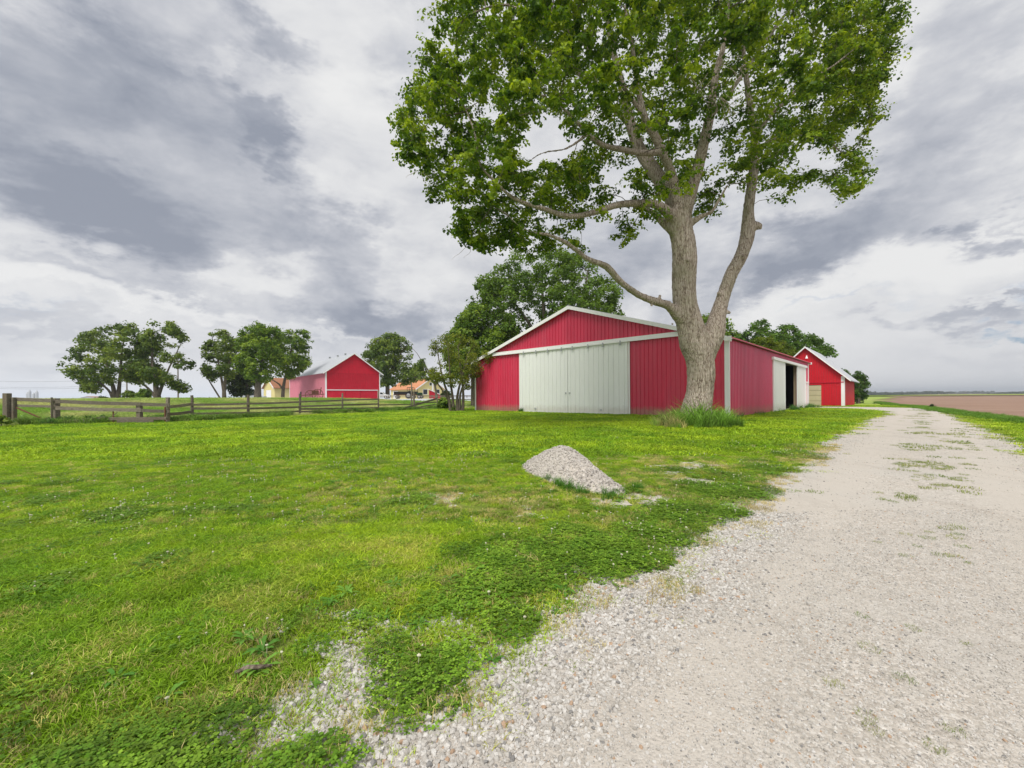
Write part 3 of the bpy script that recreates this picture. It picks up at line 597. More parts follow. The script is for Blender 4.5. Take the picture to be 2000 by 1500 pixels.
# grass coming through the middle of the drive and along its margins
x, y = sample(7500, 1.1, 33, -.3, 1.45, 1); c = np.abs(x - (y * 1.0 - .05)) ; med = np.exp(-(c / (.28 + .02 * y)) ** 2) + .55 * np.exp(-(np.abs(x - y * 1.0 - .10 * y) / (.12 + .012 * y)) ** 2)
f = fbm(x * 1.1, y * 1.1, 81, 4); sd = sdpoly(x, y, DRIVE); med = med * np.where(y < 5, .3 * sstep(x - y, -.9, -.3), .7) * (1 + 1.6 * np.exp(-((y - 10) / 4.5) ** 2))
k = ((med * sstep(f, .40, .62) > RNG.random(len(x))) | ((sstep(sd, .9, .0) * .45 * sstep(f, .45, .65) > RNG.random(len(x))))) & (sd > 0)
x, y = x[k], y[k]; n = len(x); wi_ = np.where(y < 4, RNG.integers(0, 5, n), RNG.integers(0, 9, n)); s = .30 + .42 * RNG.random(n); t = RNG.random((n, 1))
scatter('driveway_weeds', np.stack([x, y, terr(x, y) + drive_z(x, y)], -1), np.stack([s * (.5 + y / 7), s * (.5 + y / 7), s * np.clip(.45 + y / 11, 0, 1.1)], -1), rots(n), np.array([.17, .26, .04]) * (1 - t) + np.array([.38, .40, .12]) * t, GRASS, wi_, label='sparse grass and weeds growing through the crown of the gravel drive')
# loose limestone chips
def chips(n, ymin, ymax, s0, s1, pw, off=0):
    x, y = sample(n, ymin, ymax, -1.05, 1.35, pw); gm = gravel_mask(x, y); sd = sdpoly(x, y, DRIVE)
    w = .30 + .70 * sstep(1.5 - np.abs(sd - .35), .2, 1.2) ; w = np.where(fbm(x * .8 + 5, y * .8, 55, 4) > .56, w * .45, w); cc = np.abs((x - y) / 1.414); w = w * (1 - .8 * sstep(.5 - np.abs(cc - .86), 0, .3)); w = np.ones_like(w) * .8 if off else np.maximum(w, sstep(.95 - sd, 0, .5) * (y < 4.5))
    k = (gm > -.22 * RNG.random(n) ** 2) & (RNG.random(n) < w) ; x, y, sd = x[k], y[k], sd[k]; m = len(x); s = s0 + (s1 - s0) * RNG.random(m) ** 2.2 * (.30 + .70 * sstep(1.2 - sd, 0, .9))
    t = RNG.random((m, 1)); r = RNG.random((m, 1)); col = np.array([.40, .37, .33]) * (1 - t) + np.array([.66, .635, .60]) * t; col = np.where(r > .97, np.array([.46, .32, .22]), col); col = np.where(r < .06, np.array([.26, .25, .24]), col)
    return np.stack([x, y, terr(x, y) + drive_z(x, y) + s * .25], -1), np.stack([s] * 3, -1), np.stack([(RNG.random(m) - .5) * 1.2, (RNG.random(m) - .5) * 1.2, RNG.random(m) * 6.28], -1), col, m
p1 = chips(210000, .95, 4.6, .0040, .0165, 0); p3 = chips(200000, .95, 4.0, .0022, .0055, 0, 1); p2 = chips(60000, 3.9, 14, .007, .017, 1)
P_, S_, R_, C_ = [np.vstack([a, b, c]) for a, b, c in zip(p1[:4], p2[:4], p3[:4])]
scatter('loose_gravel', P_, S_, R_, C_, STONES, RNG.integers(0, 8, len(P_)), label='pale crushed limestone chips lying loose over the drive')

# ------------------------------------------------------------------ gravel pile
px_ = np.arange(-.6, 2.6, .045); py_ = np.arange(4.8, 8.6, .045); XX, YY = np.meshgrid(px_, py_); H = pile_h(XX, YY); Z = terr(XX, YY) + np.maximum(H, -.04) + (RNG.random(XX.shape) - .5) * .016
V = np.stack([XX, YY, Z], -1).reshape(-1, 3); nx = len(px_); I = (np.arange(len(py_) - 1)[:, None] * nx + np.arange(nx - 1)[None]).reshape(-1); F = np.stack([I, I + 1, I + 1 + nx, I + nx], -1)
F = F[(V[F][:, :, 2].max(1) - terr(V[F][:, :, 0].mean(1), V[F][:, :, 1].mean(1))) > -.005]; u_, inv = np.unique(F, return_inverse=True); V = V[u_] - np.array([*PILE_C, 0]); F = inv.reshape(-1, 4)
pile = empty('gravel_pile', (*PILE_C, 0)); tag(pile, 'low pointed heap of pale crushed limestone dumped on the lawn', 'gravel pile')
mesh_np('heap', V, F, M['gravel'], pile, smooth=True)
n = 26000; x = RNG.uniform(-.5, 2.5, n); y = RNG.uniform(4.9, 8.5, n); h = pile_h(x, y); k = h > -.14 * RNG.random(n) ** 3; x, y, h = x[k], y[k], h[k]; n = len(x)
s = .007 + .014 * RNG.random(n) ** 2; t = RNG.random((n, 1)); col = np.array([.40, .36, .32]) * (1 - t) + np.array([.66, .62, .58]) * t; col = np.where(RNG.random((n, 1)) < .08, np.array([.25, .23, .21]), col)
scatter('stones', np.stack([x - PILE_C[0], y - PILE_C[1], terr(x, y) + np.maximum(h, 0) + s * .3], -1), np.stack([s] * 3, -1), np.stack([RNG.random(n) * 3, RNG.random(n) * 3, RNG.random(n) * 6], -1), col, STONES, RNG.integers(0, 8, n), parent=pile)
ex = [(.30, 7.9), (.34, 7.6), (.42, 7.25), (.5, 6.9), (.60, 6.5), (.72, 6.1), (.85, 5.75), (.98, 5.55), (1.2, 5.42), (1.75, 5.8)]
x = np.repeat([e[0] for e in ex], 5) + RNG.normal(0, .06, len(ex) * 5); y = np.repeat([e[1] for e in ex], 5) + RNG.normal(0, .06, len(ex) * 5); n = len(x); s = .2 + .25 * RNG.random(n)
scatter('pile_weeds', np.stack([x, y, terr(x, y)], -1), np.stack([s * .9, s * .9, s], -1), rots(n), np.array([.10, .25, .03]) * (.8 + .5 * RNG.random((n, 1))), TALL, RNG.integers(0, 4, n), label='taller grass sprouting round the foot of the gravel heap')

# ------------------------------------------------------------------ corrugated sheets
def rib_profile(w, pitch=.305, h=.045, base=.085, top=.055):
    """offsets (x, d): trapezoid ribs across width w"""
    out = [(0, 0)]; n = max(1, round(w / pitch)); p = w / n
    for i in range(n):
        c = (i + .5) * p; out += [(c - base / 2, 0), (c - top / 2, h), (c + top / 2, h), (c + base / 2, 0)]
    return out + [(w, 0)]
def sheet_panel(name, x0, x1, zb, zt, mat, parent, plane='front', off=0.0, **kw):
    """ribbed metal sheet; zt may be a function of x. plane front: faces -Y at y=-off; side: faces +X at x=off"""
    pr = rib_profile(x1 - x0, **kw); pts = []
    xs = sorted(set([a for a, _ in pr])); V = []; F = []
    for a, d in pr:
        x = x0 + a; t = zt(x) if callable(zt) else zt; b_ = zb(x) if callable(zb) else zb
        for z in (b_, t): V.append((x, -off - d, z) if plane == 'front' else (off + d, x, z))
    for i in range(len(pr) - 1):
        f = (2 * i, 2 * i + 2, 2 * i + 3, 2 * i + 1); F.append(f)
    # folded side lips give the sheet its edge
    for i, sx in ((0, 0), (len(pr) - 1, 0)):
        a0, a1 = V[2 * i], V[2 * i + 1]; b = len(V)
        if plane == 'front': V += [(a0[0], a0[1] + .02, a0[2]), (a1[0], a1[1] + .02, a1[2])]
        else: V += [(a0[0] - .02, a0[1], a0[2]), (a1[0] - .02, a1[1], a1[2])]
        F.append((2 * i, 2 * i + 1, b + 1, b))
    me = bpy.data.meshes.new(name); me.from_pydata(V, [], F); me.materials.append(mat); o = bpy.data.objects.new(name, me); link(o); o.parent = parent; return o

# ------------------------------------------------------------------ the big metal shed
shed = empty('metal_shed', SHED_P, SHED_ROT); tag(shed, 'long red ribbed metal shed with big white sliding doors behind the tree', 'shed')
W_, L_ = SHED_W, SHED_L; EAVE, PEAK, TRK = 4.66, 8.22, 5.20
def rake(x): return EAVE + (PEAK - EAVE) * (1 - abs(-x - W_ / 2) / (W_ / 2))        # x in [-W,0]
def low_top(x): return min(TRK, rake(x) - .03)
npan = 25; pw = W_ / npan
for i in range(npan):
    a0, a1 = -W_ + i * pw, -W_ + (i + 1) * pw
    behind = (a0 > -16.5 and a1 < -6.4)
    if not behind: sheet_panel('siding_panel', a0, a1, .08, low_top, M['red_metal'], shed)
    if rake((a0 + a1) / 2) > TRK + .1: sheet_panel('gable_panel', a0, a1, lambda x: min(TRK, rake(x) - .03), lambda x: rake(x) - .02, M['red_metal'], shed, off=.012)
track = MB().box(-20.9, -1.8, -.19, -.062, TRK - .02, TRK + .20).box(-20.9, -1.8, -.22, -.17, TRK - .10, TRK + .02).build('door_track', M['white_trim'], shed)
for (a0, a1, nm) in ((-16.53, -11.50, 0), (-11.46, -6.39, 1)):
    dr = empty('sliding_door', (0, 0, 0)); dr.parent = shed
    n_ = 6; w_ = (a1 - a0 - .10) / n_
    for k in range(n_): sheet_panel('door_panel', a0 + .05 + k * w_, a0 + .05 + (k + 1) * w_, .12, TRK - .10, M['white_metal'], dr, off=.11, pitch=.38, h=-.035, base=.042, top=.026)
    fr = MB()
    for (p, q) in ((a0, a0 + .05), (a1 - .05, a1)): fr.box(p, q, -.135, -.06, .10, TRK - .10)
    fr.box(a0 + .05, a1 - .05, -.128, -.08, .07, .12).box(a0 + .05, a1 - .05, -.128, -.08, TRK - .16, TRK - .10); fr.build('door_frame', M['white_metal'], dr)
    for hx_ in (a0 + .5, a0 + 1.9, a1 - 1.9, a1 - .5): MB().box(hx_ - .05, hx_ + .05, -.24, -.222, TRK - .30, TRK + .02).box(hx_ - .09, hx_ + .09, -.24, -.222, TRK - .30, TRK - .24).build('door_hanger', M['galv'], dr)
    MB().box(a0 + .1 if nm else a1 - .22, a0 + .22 if nm else a1 - .1, -.17, -.13, 1.55, 1.66).build('handle', M['galv'], dr)
for a in (-16.61, -6.31): MB().box(a - .06, a + .06, -.08, -.05, .05, TRK - .1).build('door_jamb', M['white_trim'], shed)
MB().box(-14.9, -14.72, -.16, -.13, .28, .42).build('latch', M['galv'], shed); MB().box(-8.6, -8.45, -.16, -.13, .30, .40).build('latch', M['galv'], shed)
# corners
MB().box(-.20, .0, -.075, -.055, .02, EAVE + .02).box(.0, .065, -.075, .05, .02, EAVE + .02).build('corner_trim', M['white_trim'], shed)
MB().box(-W_ - .03, -W_ + .14, -.075, -.055, .02, EAVE - .05).box(-W_ - .05, -W_ - .02, -.05, .2, .02, EAVE - .05).build('corner_trim', M['white_trim'], shed)
MB().box(.001, .08, L_ - .22, L_ + .02, .02, EAVE - .02).build('corner_trim', M['white_trim'], shed)
# roof, two slopes of ribbed steel seen edge on, with rake trim
def slope(xa, xb, za, zb):
    V = []; F = []; n_ = 31; ys = np.linspace(-.30, L_ + .3, 120)
    m = MB(); b = 0
    for j, yy in enumerate(ys):
        d = .03 if j % 3 == 1 else 0
        V += [(xa, yy, za + d), (xb, yy, zb + d)]
    for j in range(len(ys) - 1): F.append((2 * j, 2 * j + 1, 2 * j + 3, 2 * j + 2))
    k = len(V); V += [(xa, -.30, za - .06), (xb, -.30, zb - .06), (xb, L_ + .3, zb - .06), (xa, L_ + .3, za - .06)]; F.append((k, k + 3, k + 2, k + 1))
    m.v = V; m.f = F; return m
eo = .22; sl = (PEAK - EAVE) / (W_ / 2)
slope(-W_ / 2, eo, PEAK + .12, EAVE + .12 - sl * eo).build('roof_slope', M['roof_metal'], shed); slope(-W_ - eo, -W_ / 2, EAVE + .12 - sl * eo, PEAK + .12).build('roof_slope', M['roof_metal'], shed)
for sgn in (1, -1):
    def P(t, y, dz): x = -W_ / 2 + sgn * t * (W_ / 2 + eo + .03); return (x, y, PEAK + .13 - sl * t * (W_ / 2 + eo + .03) + dz)
    m = MB(); pr = [P(0, 0, 0), P(1, 0, 0), P(1, 0, -.27), P(0, 0, -.27)]; m.prism([(p[0], p[2]) for p in pr], -.35, -.30); m.prism([(p[0], p[2] - .03) for p in pr[:2]] + [(p[0], p[2] - .24) for p in pr[2:]] , -.30, -.02) if False else None
    m.build('rake_trim', M['white_trim'], shed)
    MB().prism([(P(0, 0, 0)[0], P(0, 0, -.075)[2]), (P(1, 0, 0)[0], P(1, 0, -.075)[2]), (P(1, 0, 0)[0], P(1, 0, -.095)[2]), (P(0, 0, 0)[0], P(0, 0, -.095)[2])], -.30, 0).build('soffit', M['white_trim'], shed)
MB().prism([(-W_ / 2 - .25, PEAK + .10), (-W_ / 2, PEAK + .19), (-W_ / 2 + .25, PEAK + .10), (-W_ / 2, PEAK + .165)], -.33, L_ + .3).build('ridge_cap', M['roof_metal'], shed)
MB().box(.06, eo + .03, -.30, L_ + .3, EAVE - .02, EAVE + .02).build('eave_soffit', M['rust'], shed); MB().box(eo - .0, eo + .04, -.30, L_ + .3, EAVE + .0, EAVE + .07).build('eave_trim', M['red_metal'], shed)
MB().box(-.10, eo + .06, -.372, -.352, EAVE - .16, EAVE + .12).build('rake_return', M['white_trim'], shed)
MB().box(.04, eo + .10, L_ + .05, L_ + .32, EAVE - .12, EAVE + .10).build('gutter_end', M['white_trim'], shed)
# right-hand side wall
nsp = 29; sw = L_ / nsp
O0, O1 = 15.05, 20.5
for i in range(nsp):
    b0, b1 = i * sw, (i + 1) * sw
    segs = []
    if b1 <= O0 or b0 >= O1: segs = [(b0, b1, .06)]
    else:
        if b0 < O0: segs.append((b0, O0, .06))
        if b1 > O1: segs.append((O1, b1, .06))
        segs.append((max(b0, O0), min(b1, O1), 4.12))
    for s0, s1, zb in segs: sheet_panel('side_panel', s0, s1, zb, EAVE - .02, M['red_sky_sheen'], shed, 'side', pitch=.31, h=.055, base=.13, top=.08)
MB().box(.03, .20, 10.55, 25.3, 4.08, 4.30).build('side_track', M['white_trim'], shed)
for (b0, b1) in ((10.75, 15.0), (20.35, 24.9)):
    dr = empty('side_door', (0, 0, 0)); dr.parent = shed
    n_ = 5; w_ = (b1 - b0 - .1) / n_
    for k in range(n_): sheet_panel('door_panel', b0 + .05 + k * w_, b0 + .05 + (k + 1) * w_, .10, 4.08, M['white_metal'], dr, 'side', off=.10, pitch=.42, h=-.03, base=.05, top=.03)
    fr = MB().box(.05, .13, b0, b0 + .05, .08, 4.08).box(.05, .13, b1 - .05, b1, .08, 4.08).box(.06, .125, b0 + .05, b1 - .05, .05, .10); fr.build('door_frame', M['white_metal'], dr)
MB().box(.045, .13, 25.55, 26.25, .05, 2.55).build('service_door', M['white_metal'], shed); MB().box(.03, .17, 25.45, 26.35, 2.55, 2.70).build('drip_cap', M['white_trim'], shed)
for b in (O0 - .12, O1 + .0): MB().box(-.22, -.02, b, b + (.15 if b < 16 else .15), 0, 4.5).build('door_post', M['wood_new'], shed)
MB().box(-.14, .0, O0, O1, 4.02, 4.24).build('door_header', M['dark_interior'], shed)
MB().box(-.4, .35, O0 + 1.2, O1 - .3, -.02, .07).build('door_sill', M['concrete'], shed)
# inside: floor, far walls, posts, trusses, a partition and shelving
MB().box(-W_ + .06, -.06, .06, L_ - .06, .02, .05).build('floor', M['dark_interior'], shed)
MB().box(-W_, -W_ + .05, .06, L_ - .06, .06, EAVE - .05).build('left_wall', M['dark_interior'], shed)
MB().prism([(-W_ + .05, .06), (-.05, .06), (-.05, EAVE), (-W_ / 2, PEAK - .1), (-W_ + .05, EAVE)], L_ - .04, L_).build('rear_wall', M['dark_interior'], shed)
MB().box(-W_ + .06, -.06, .06, .08, .1, 4.6).build('front_lining', M['dark_interior'], shed)
for k in range(9):
    yy = 1.5 + k * 3.0
    for xx in ((-.30, -W_ + .30) if not 15 < yy < 20.5 else (-W_ + .30,)): MB().box(xx - .08, xx + .08, yy - .08, yy + .08, .05, 4.55).build('wall_post', M['wood_new'], shed)
    MB().bar((-.2, yy, 4.5), (-W_ + .2, yy, 4.5), .05, .18).bar((-.2, yy, 4.55), (-W_ / 2, yy, PEAK - .15), .05, .15).bar((-W_ + .2, yy, 4.55), (-W_ / 2, yy, PEAK - .15), .05, .15).bar((-W_ * .3, yy, 4.5), (-W_ / 2, yy, PEAK - .3), .05, .1).bar((-W_ * .7, yy, 4.5), (-W_ / 2, yy, PEAK - .3), .05, .1).build('roof_truss', M['wood_new'], shed)
for zz in (.9, 1.9, 2.9, 3.9):
    MB().box(-.13, -.04, .1, O0 - .15, zz, zz + .12).build('wall_girt', M['wood_new'], shed); MB().box(-.13, -.04, O1 + .16, L_ - .1, zz, zz + .12).build('wall_girt', M['wood_new'], shed)
MB().box(-9.0, -3.5, 21.2, 21.3, .05, 3.6).build('partition', M['dark_interior'], shed)
tag(MB().box(-3.4, -.9, 16.2, 16.9, .05, .5).box(-3.2, -1.2, 16.3, 16.8, .5, 1.5).box(-2.6, -1.9, 16.35, 16.75, 1.5, 1.9).build('stored_crates', M['rust'], shed), 'old crates stacked in the dark behind the side opening')

# ------------------------------------------------------------------ board barns
def boards(x0, x1, z0, z1f, parent, mat, plane='front', off=.0, bw=.28, depth=.018, y0=0, name='board_siding'):
    m = MB(); n = max(1, int(round((x1 - x0) / bw))); w = (x1 - x0) / n
    for i in range(n):
        a, b = x0 + i * w + .008, x0 + (i + 1) * w - .008; d = depth + (.008 if (i * 7) % 3 else 0) + (RNG.random()) * .004
        za, zb_ = (z1f(a), z1f(b)) if callable(z1f) else (z1f, z1f); za, zb_ = za, zb_
        k = len(m.v)
        for (dd) in (0, d):
            for (x, z) in ((a, z0), (b, z0), (b, zb_), (a, za)): m.v.append((x, y0 - off - dd, z) if plane == 'front' else (off + dd, x, z) if plane == 'right' else (-off - dd, x, z))
        m.f += [(k+4, k+5, k+6, k+7), (k, k+4, k+7, k+3), (k+1, k+2, k+6, k+5), (k+3, k+7, k+6, k+2), (k, k+1, k+5, k+4)]
    o = m.build(name, mat, parent); o['kind'] = 'stuff'; return o
# far barn beyond the fence
b2 = empty('gabled_barn', (-31.8, 70, 1.15), math.atan2(.67, .74)); tag(b2, 'red gabled barn with grey metal roof and pink long side in the pasture', 'barn')
bw_, bl_, be, bp = 9.6, 22.9, 4.80, 8.10
def rk2(x): return be + (bp - be) * (1 - abs(x - bw_ / 2) / (bw_ / 2))
MB().prism([(.03, 0), (bw_ - .03, 0), (bw_ - .03, be - .02), (bw_ / 2, bp - .03), (.03, be - .02)], .03, bl_).build('wall_frame', M['dark_interior'], b2)
boards(0, bw_, 0, lambda x: min(4.55, rk2(x)), b2, M['barn_red'], bw=.30); boards(0, bw_, 4.56, lambda x: max(4.58, rk2(x)), b2, M['barn_red'], off=.02, bw=.24)
boards(0, bl_, 0, be, b2, M['barn_pink'], 'left', bw=.33)
MB().box(.15, bw_ - .35, -.16, -.05, 1.54, 1.67).build('door_track', M['white_trim'], b2)
for k, (p, q) in enumerate(((.3, 3.2), (3.3, 5.9), (6.0, 9.1))): boards(p, q, .05, 1.5, b2, M['barn_red'], off=.06, bw=.36, name='sliding_door')['kind'] = 'thing'
MB().box(bw_ - .5, bw_ - .36, -.12, -.04, 0, 1.5).build('door_stop', M['barn_pink'], b2)
MB().box(-.06, .13, -.06, -.035, 0, be).box(-.06, -.035, -.06, .18, 0, be).build('corner_trim', M['white_trim'], b2); MB().box(bw_ - .10, bw_ + .05, -.06, -.035, 0, be).build('corner_trim', M['white_trim'], b2); MB().box(-.06, -.035, bl_ - .2, bl_ + .02, 0, be).build('corner_trim', M['white_trim'], b2)
MB().box(-.05, -.037, bl_ * .62, bl_ * .62 + 1.0, .1, 1.5).build('opening_shade', M['dark_interior'], b2)  # dark panel on the boards: an opening's shade put into its colour
def roof2(par, w, l, e, p, oh, of, th, mat, trimmat, name='roof_slope', ob=None):
    s = (p - e) / (w / 2)
    for sg in (-1, 1):
        xa = w / 2; xb = w / 2 + sg * (w / 2 + oh); zb = e - s * oh; m = MB()
        m.prism([(xa, p + th), (xb, zb + th), (xb, zb), (xa, p)], -of, l + of); m.build(name, mat, par)
        t = MB().prism([(xa, p + th + .02), (xb + sg * .03, zb + th + .02), (xb + sg * .03, zb - .09), (xa, p - .09)], -of - .05, -of - .003); t.build('rake_trim', trimmat, par)
roof2(b2, bw_, bl_, be, bp, .55, .4, .08, M['roof_metal'], M['white_trim'])
for yy in (4.0, 8.0, 12.5): MB().tube([(bw_ / 2, yy, bp), (bw_ / 2, yy, bp + .35)], [.16, .16], 8).tube([(bw_ / 2, yy, bp + .35), (bw_ / 2, yy, bp + .45)], [.28, .05], 8).build('ridge_vent', M['galv'], b2)

# barn by the end of the lane
b3 = empty('lane_barn', (36.5, 45, 0), SHED_ROT); tag(b3, 'bright red steep gabled barn with tan overhead door at end of lane', 'barn')
w3, l3, e3, p3 = 6.92, 11.7, 3.36, 6.80
MB().prism([(-w3 + .03, 0), (-.03, 0), (-.03, e3), (-w3 / 2, p3 - .03), (-w3 + .03, e3)], .03, l3).build('wall_frame', M['dark_interior'], b3)
def rk3(x): return e3 + (p3 - e3) * (1 - abs(-x - w3 / 2) / (w3 / 2))
boards(-w3, 0, 2.72, lambda x: max(2.74, rk3(x)), b3, M['barn_red_bright'], off=.01, bw=.22); boards(-1.95, 0, .05, 2.68, b3, M['barn_red_bright'], bw=.22); boards(-w3, -5.0, .05, 2.68, b3, M['barn_red_bright'], bw=.22)
boards(0, l3, .05, e3 - .02, b3, M['barn_red_bright'], 'right', bw=.24)
MB().box(-w3, -.02, -.10, -.03, 2.67, 2.75).build('drip_ledge', M['barn_red'], b3)
gdr = empty('overhead_door', (0, 0, 0)); gdr.parent = b3
for k in range(4): MB().box(-4.95, -2.02, -.05, -.01, .06 + k * .59, .06 + k * .59 + .565).box(-4.8, -2.2, -.062, -.05, .14 + k * .59, .14 + k * .59 + .40).build('door_section', M['door_tan'], gdr)
MB().box(-5.03, -4.95, -.07, 0, .05, 2.46).box(-2.02, -1.94, -.07, 0, .05, 2.46).box(-5.03, -1.94, -.07, 0, 2.46, 2.62).build('door_frame', M['barn_red_bright'], b3)
MB().box(-.26, .05, -.06, -.032, 0, e3).box(.035, .06, -.06, .2, 0, e3).build('corner_trim', M['white_trim'], b3); MB().box(.03, .05, l3 - .1, l3, 0, e3).build('corner_trim', M['barn_red'], b3)
_n = len(bpy.data.objects)
s3 = (p3 - e3) / (w3 / 2)
for sg in (-1, 1):
    xa = -w3 / 2; xb = xa + sg * (w3 / 2 + .55); zb = e3 - s3 * .55
    MB().prism([(xa, p3 + .10), (xb, zb + .10), (xb, zb), (xa, p3)], -.35, l3 + .3).build('roof_slope', M['roof_metal'], b3)
    MB().prism([(xa, p3 + .12), (xb + sg * .03, zb + .12), (xb + sg * .03, zb - .06), (xa, p3 - .06)], -.40, -.353).build('rake_trim', M['white_trim'], b3)
MB().tube([(-3.3, -.03, 5.75), (-3.3, -.35, 5.85), (-3.3, -.45, 5.75)], [.03, .03, .03], 6).tube([(-3.3, -.45, 5.78), (-3.3, -.45, 5.5)], [.05, .15], 10).build('yard_lamp', M['white_trim'], b3)

# yellow buildings beyond the barn
def house(name, label, loc, rz, w, l, e, p, wall, roof, extra=None, oh=.4):
    r = empty(name, loc, rz); tag(r, label, 'house' if 'house' in name else 'garage')
    MB().prism([(0, 0), (w, 0), (w, e), (w / 2, p), (0, e)], 0, l).build('wall', wall, r)
    s = (p - e) / (w / 2)
    for sg in (-1, 1):
        xb = w / 2 + sg * (w / 2 + oh); zb = e - s * oh; MB().prism([(w / 2, p + .15), (xb, zb + .15), (xb, zb), (w / 2, p)], -oh, l + oh).build('roof', roof, r)
        MB().prism([(w / 2, p + .17), (xb, zb + .17), (xb, zb - .12), (w / 2, p - .12)], -oh - .06, -oh - .003).build('rake_trim', M['white_trim'], r)
    return r
hb = at(780, 775, 112)
yh = house('yellow_house', 'low yellow house with orange brown roof right of the far barn', (at(813, 775, 108).x, 108, 1.0), D2R(48), 9.2, 12.2, 2.7, 5.55, M['yellow_siding'], M['orange_shingle'])
for (x, z, w, h) in ((2.2, 1.2, 1.3, 1.3), (4.3, 3.6, .7, .7), (6.3, 1.2, 1.3, 1.3)):
    f = MB().box(x - .08, x + w + .08, -.06, -.01, z - .08, z + h + .08).build('window', M['white_trim'], yh); MB().box(x, x + w, -.075, -.061, z, z + h).build('pane', M['glass_dark'], f)
MB().box(5.1, 5.5, -.12, -.01, 0, 5.0).build('chimney_pipe', M['white_trim'], yh)
MB().box(-.06, -.01, 8.6, 11.0, .1, 2.2).build('garage_door', M['white_trim'], yh); MB().box(-.055, -.01, 2.2, 3.6, .9, 2.1).build('side_window', M['glass_dark'], yh)
yg = house('yellow_garage', 'small pale yellow garage with brown shingle roof left of the far barn', (at(534, 775, 98).x, 98, 1.0), D2R(62), 6.0, 9.0, 2.9, 5.0, M['yellow_siding'], M['brown_shingle'])
yg.rotation_euler.z = D2R(-38); yg.location = (at(515, 775, 96).x, 96, 1.0)
yg2 = MB().box(1.6, 4.2, -.06, -.01, .1, 2.3).build('garage_door', M['white_trim'], yg)
ls = empty('red_lean_to', (at(838, 775, 96).x, 96, 1.1), D2R(10)); tag(ls, 'little red lean-to shed with white sloping roof beside the yellow house', 'shed')
MB().prism([(0, 0), (3.0, 0), (3.0, .7), (.2, 2.1), (0, 2.1)], 0, 3).build('wall', M['barn_red'], ls); MB().prism([(-.3, 2.3), (3.4, .6), (3.4, .48), (-.3, 2.16)], -.2, 3.2).build('roof', M['white_trim'], ls)

# wheel / vehicle helpers
def wheel(name, c, r, w, parent, axis='y', hub=None):
    c = Vector(c); d = Vector((0, 1, 0)) if axis == 'y' else Vector((1, 0, 0)); m = MB()
    pts = [c - d * w / 2, c - d * w / 2 * .9, c + d * w / 2 * .9, c + d * w / 2]; m.tube([tuple(p) for p in pts], [r * .9, r, r, r * .9], 16); o = m.build(name, M['tyre'], parent)
    MB().tube([tuple(c - d * (w / 2 + .02)), tuple(c + d * (w / 2 + .02))], [r * .55, r * .55], 12).build('rim', hub or M['white_trim'], o); return o
tr = empty('tractor', (at(806, 775, 92).x, 92, 1.1), D2R(-10)); tag(tr, 'dark green tractor parked in front of the yellow house', 'tractor')
MB().box(.2, 2.2, -.35, .35, .75, 1.35).box(2.0, 2.3, -.3, .3, .7, 1.2).build('engine_hood', M['tractor_green'], tr); MB().box(-1.1, .25, -.6, .6, 1.25, 1.45).box(-1.1, .2, -.55, .55, 2.45, 2.55).build('cab_roof', M['tractor_green'], tr)
for x in (-1.05, .15):
    for y in (-.52, .52): MB().bar((x, y, 1.4), (x, y, 2.45), .07, .07).build('cab_post', M['tyre'], tr)
for y in (-.75, .75): wheel('rear_wheel', (-.6, y, .78), .78, .42, tr); wheel('front_wheel', (1.8, y * .8, .45), .45, .26, tr)
MB().tube([(1.2, 0, 1.3), (1.2, 0, 2.1)], [.05, .05], 6).build('exhaust', M['tyre'], tr)
wg = empty('flat_wagon', (at(770, 775, 92).x, 92, 1.1), D2R(4)); tag(wg, 'dark low flatbed farm wagon with stacked sides by the yellow house', 'wagon')
MB().box(0, 5.2, -1, 1, .8, .95).build('bed', M['rust'], wg); MB().box(.1, 5.1, -.95, .95, .95, 1.6).build('load', M['dark_interior'], wg)
for x in (.8, 4.3):
    for y in (-.8, .8): wheel('wheel', (x, y, .4), .4, .2, wg)
def car(name, label, loc, rz, paint):
    r = empty(name, loc, rz); tag(r, label, 'car')
    MB().prism([(-2.2, .35), (2.2, .35), (2.25, .75), (1.2, .9), (.6, 1.4), (-1.4, 1.42), (-2.1, .95)], -.85, .85).build('body', paint, r, bevel=.05)
    MB().prism([(1.05, .93), (.57, 1.34), (-1.3, 1.36), (-1.85, .97)], -.87, .87).build('windows', M['glass_dark'], r)
    for x in (-1.4, 1.4):
        for y in (-.8, .8): wheel('wheel', (x, y, .33), .33, .2, r)
    return r
car('white_car', 'white car parked just right of the far red barn', (at(742, 775, 88).x, 88, 1.15), D2R(5), M['white_trim'])
car('pale_car', 'pale car parked under the trees left of the yellow garage', (at(497, 776, 92).x, 92, 1.15), D2R(15), M['galv'])
# rusty implement by the pink wall
im = empty('rusty_implement', (at(606, 777, 66).x, 66, 1.12), D2R(40)); tag(im, 'rusty wheeled farm implement standing by the pink barn wall', 'farm implement')
for k, (x, r) in enumerate(((0, .75), (1.1, .85))):
    a = np.linspace(0, 2 * math.pi, 17); m = MB(); m.tube([(x + r * math.cos(t), 0, r + r * math.sin(t)) for t in a], [.06] * 17, 6, False)
    for j in range(8): m.bar((x, 0, r), (x + r * math.cos(j * .785), 0, r + r * math.sin(j * .785)), .04, .04)
    m.build('iron_wheel', M['rust'], im)
MB().bar((-1.4, .1, .7), (2.2, .1, .9), .12, .12).bar((1.5, .1, .9), (1.7, .1, 2.0), .12, .12).box(.3, 1.3, .05, .5, .9, 1.5).build('frame', M['rust'], im)

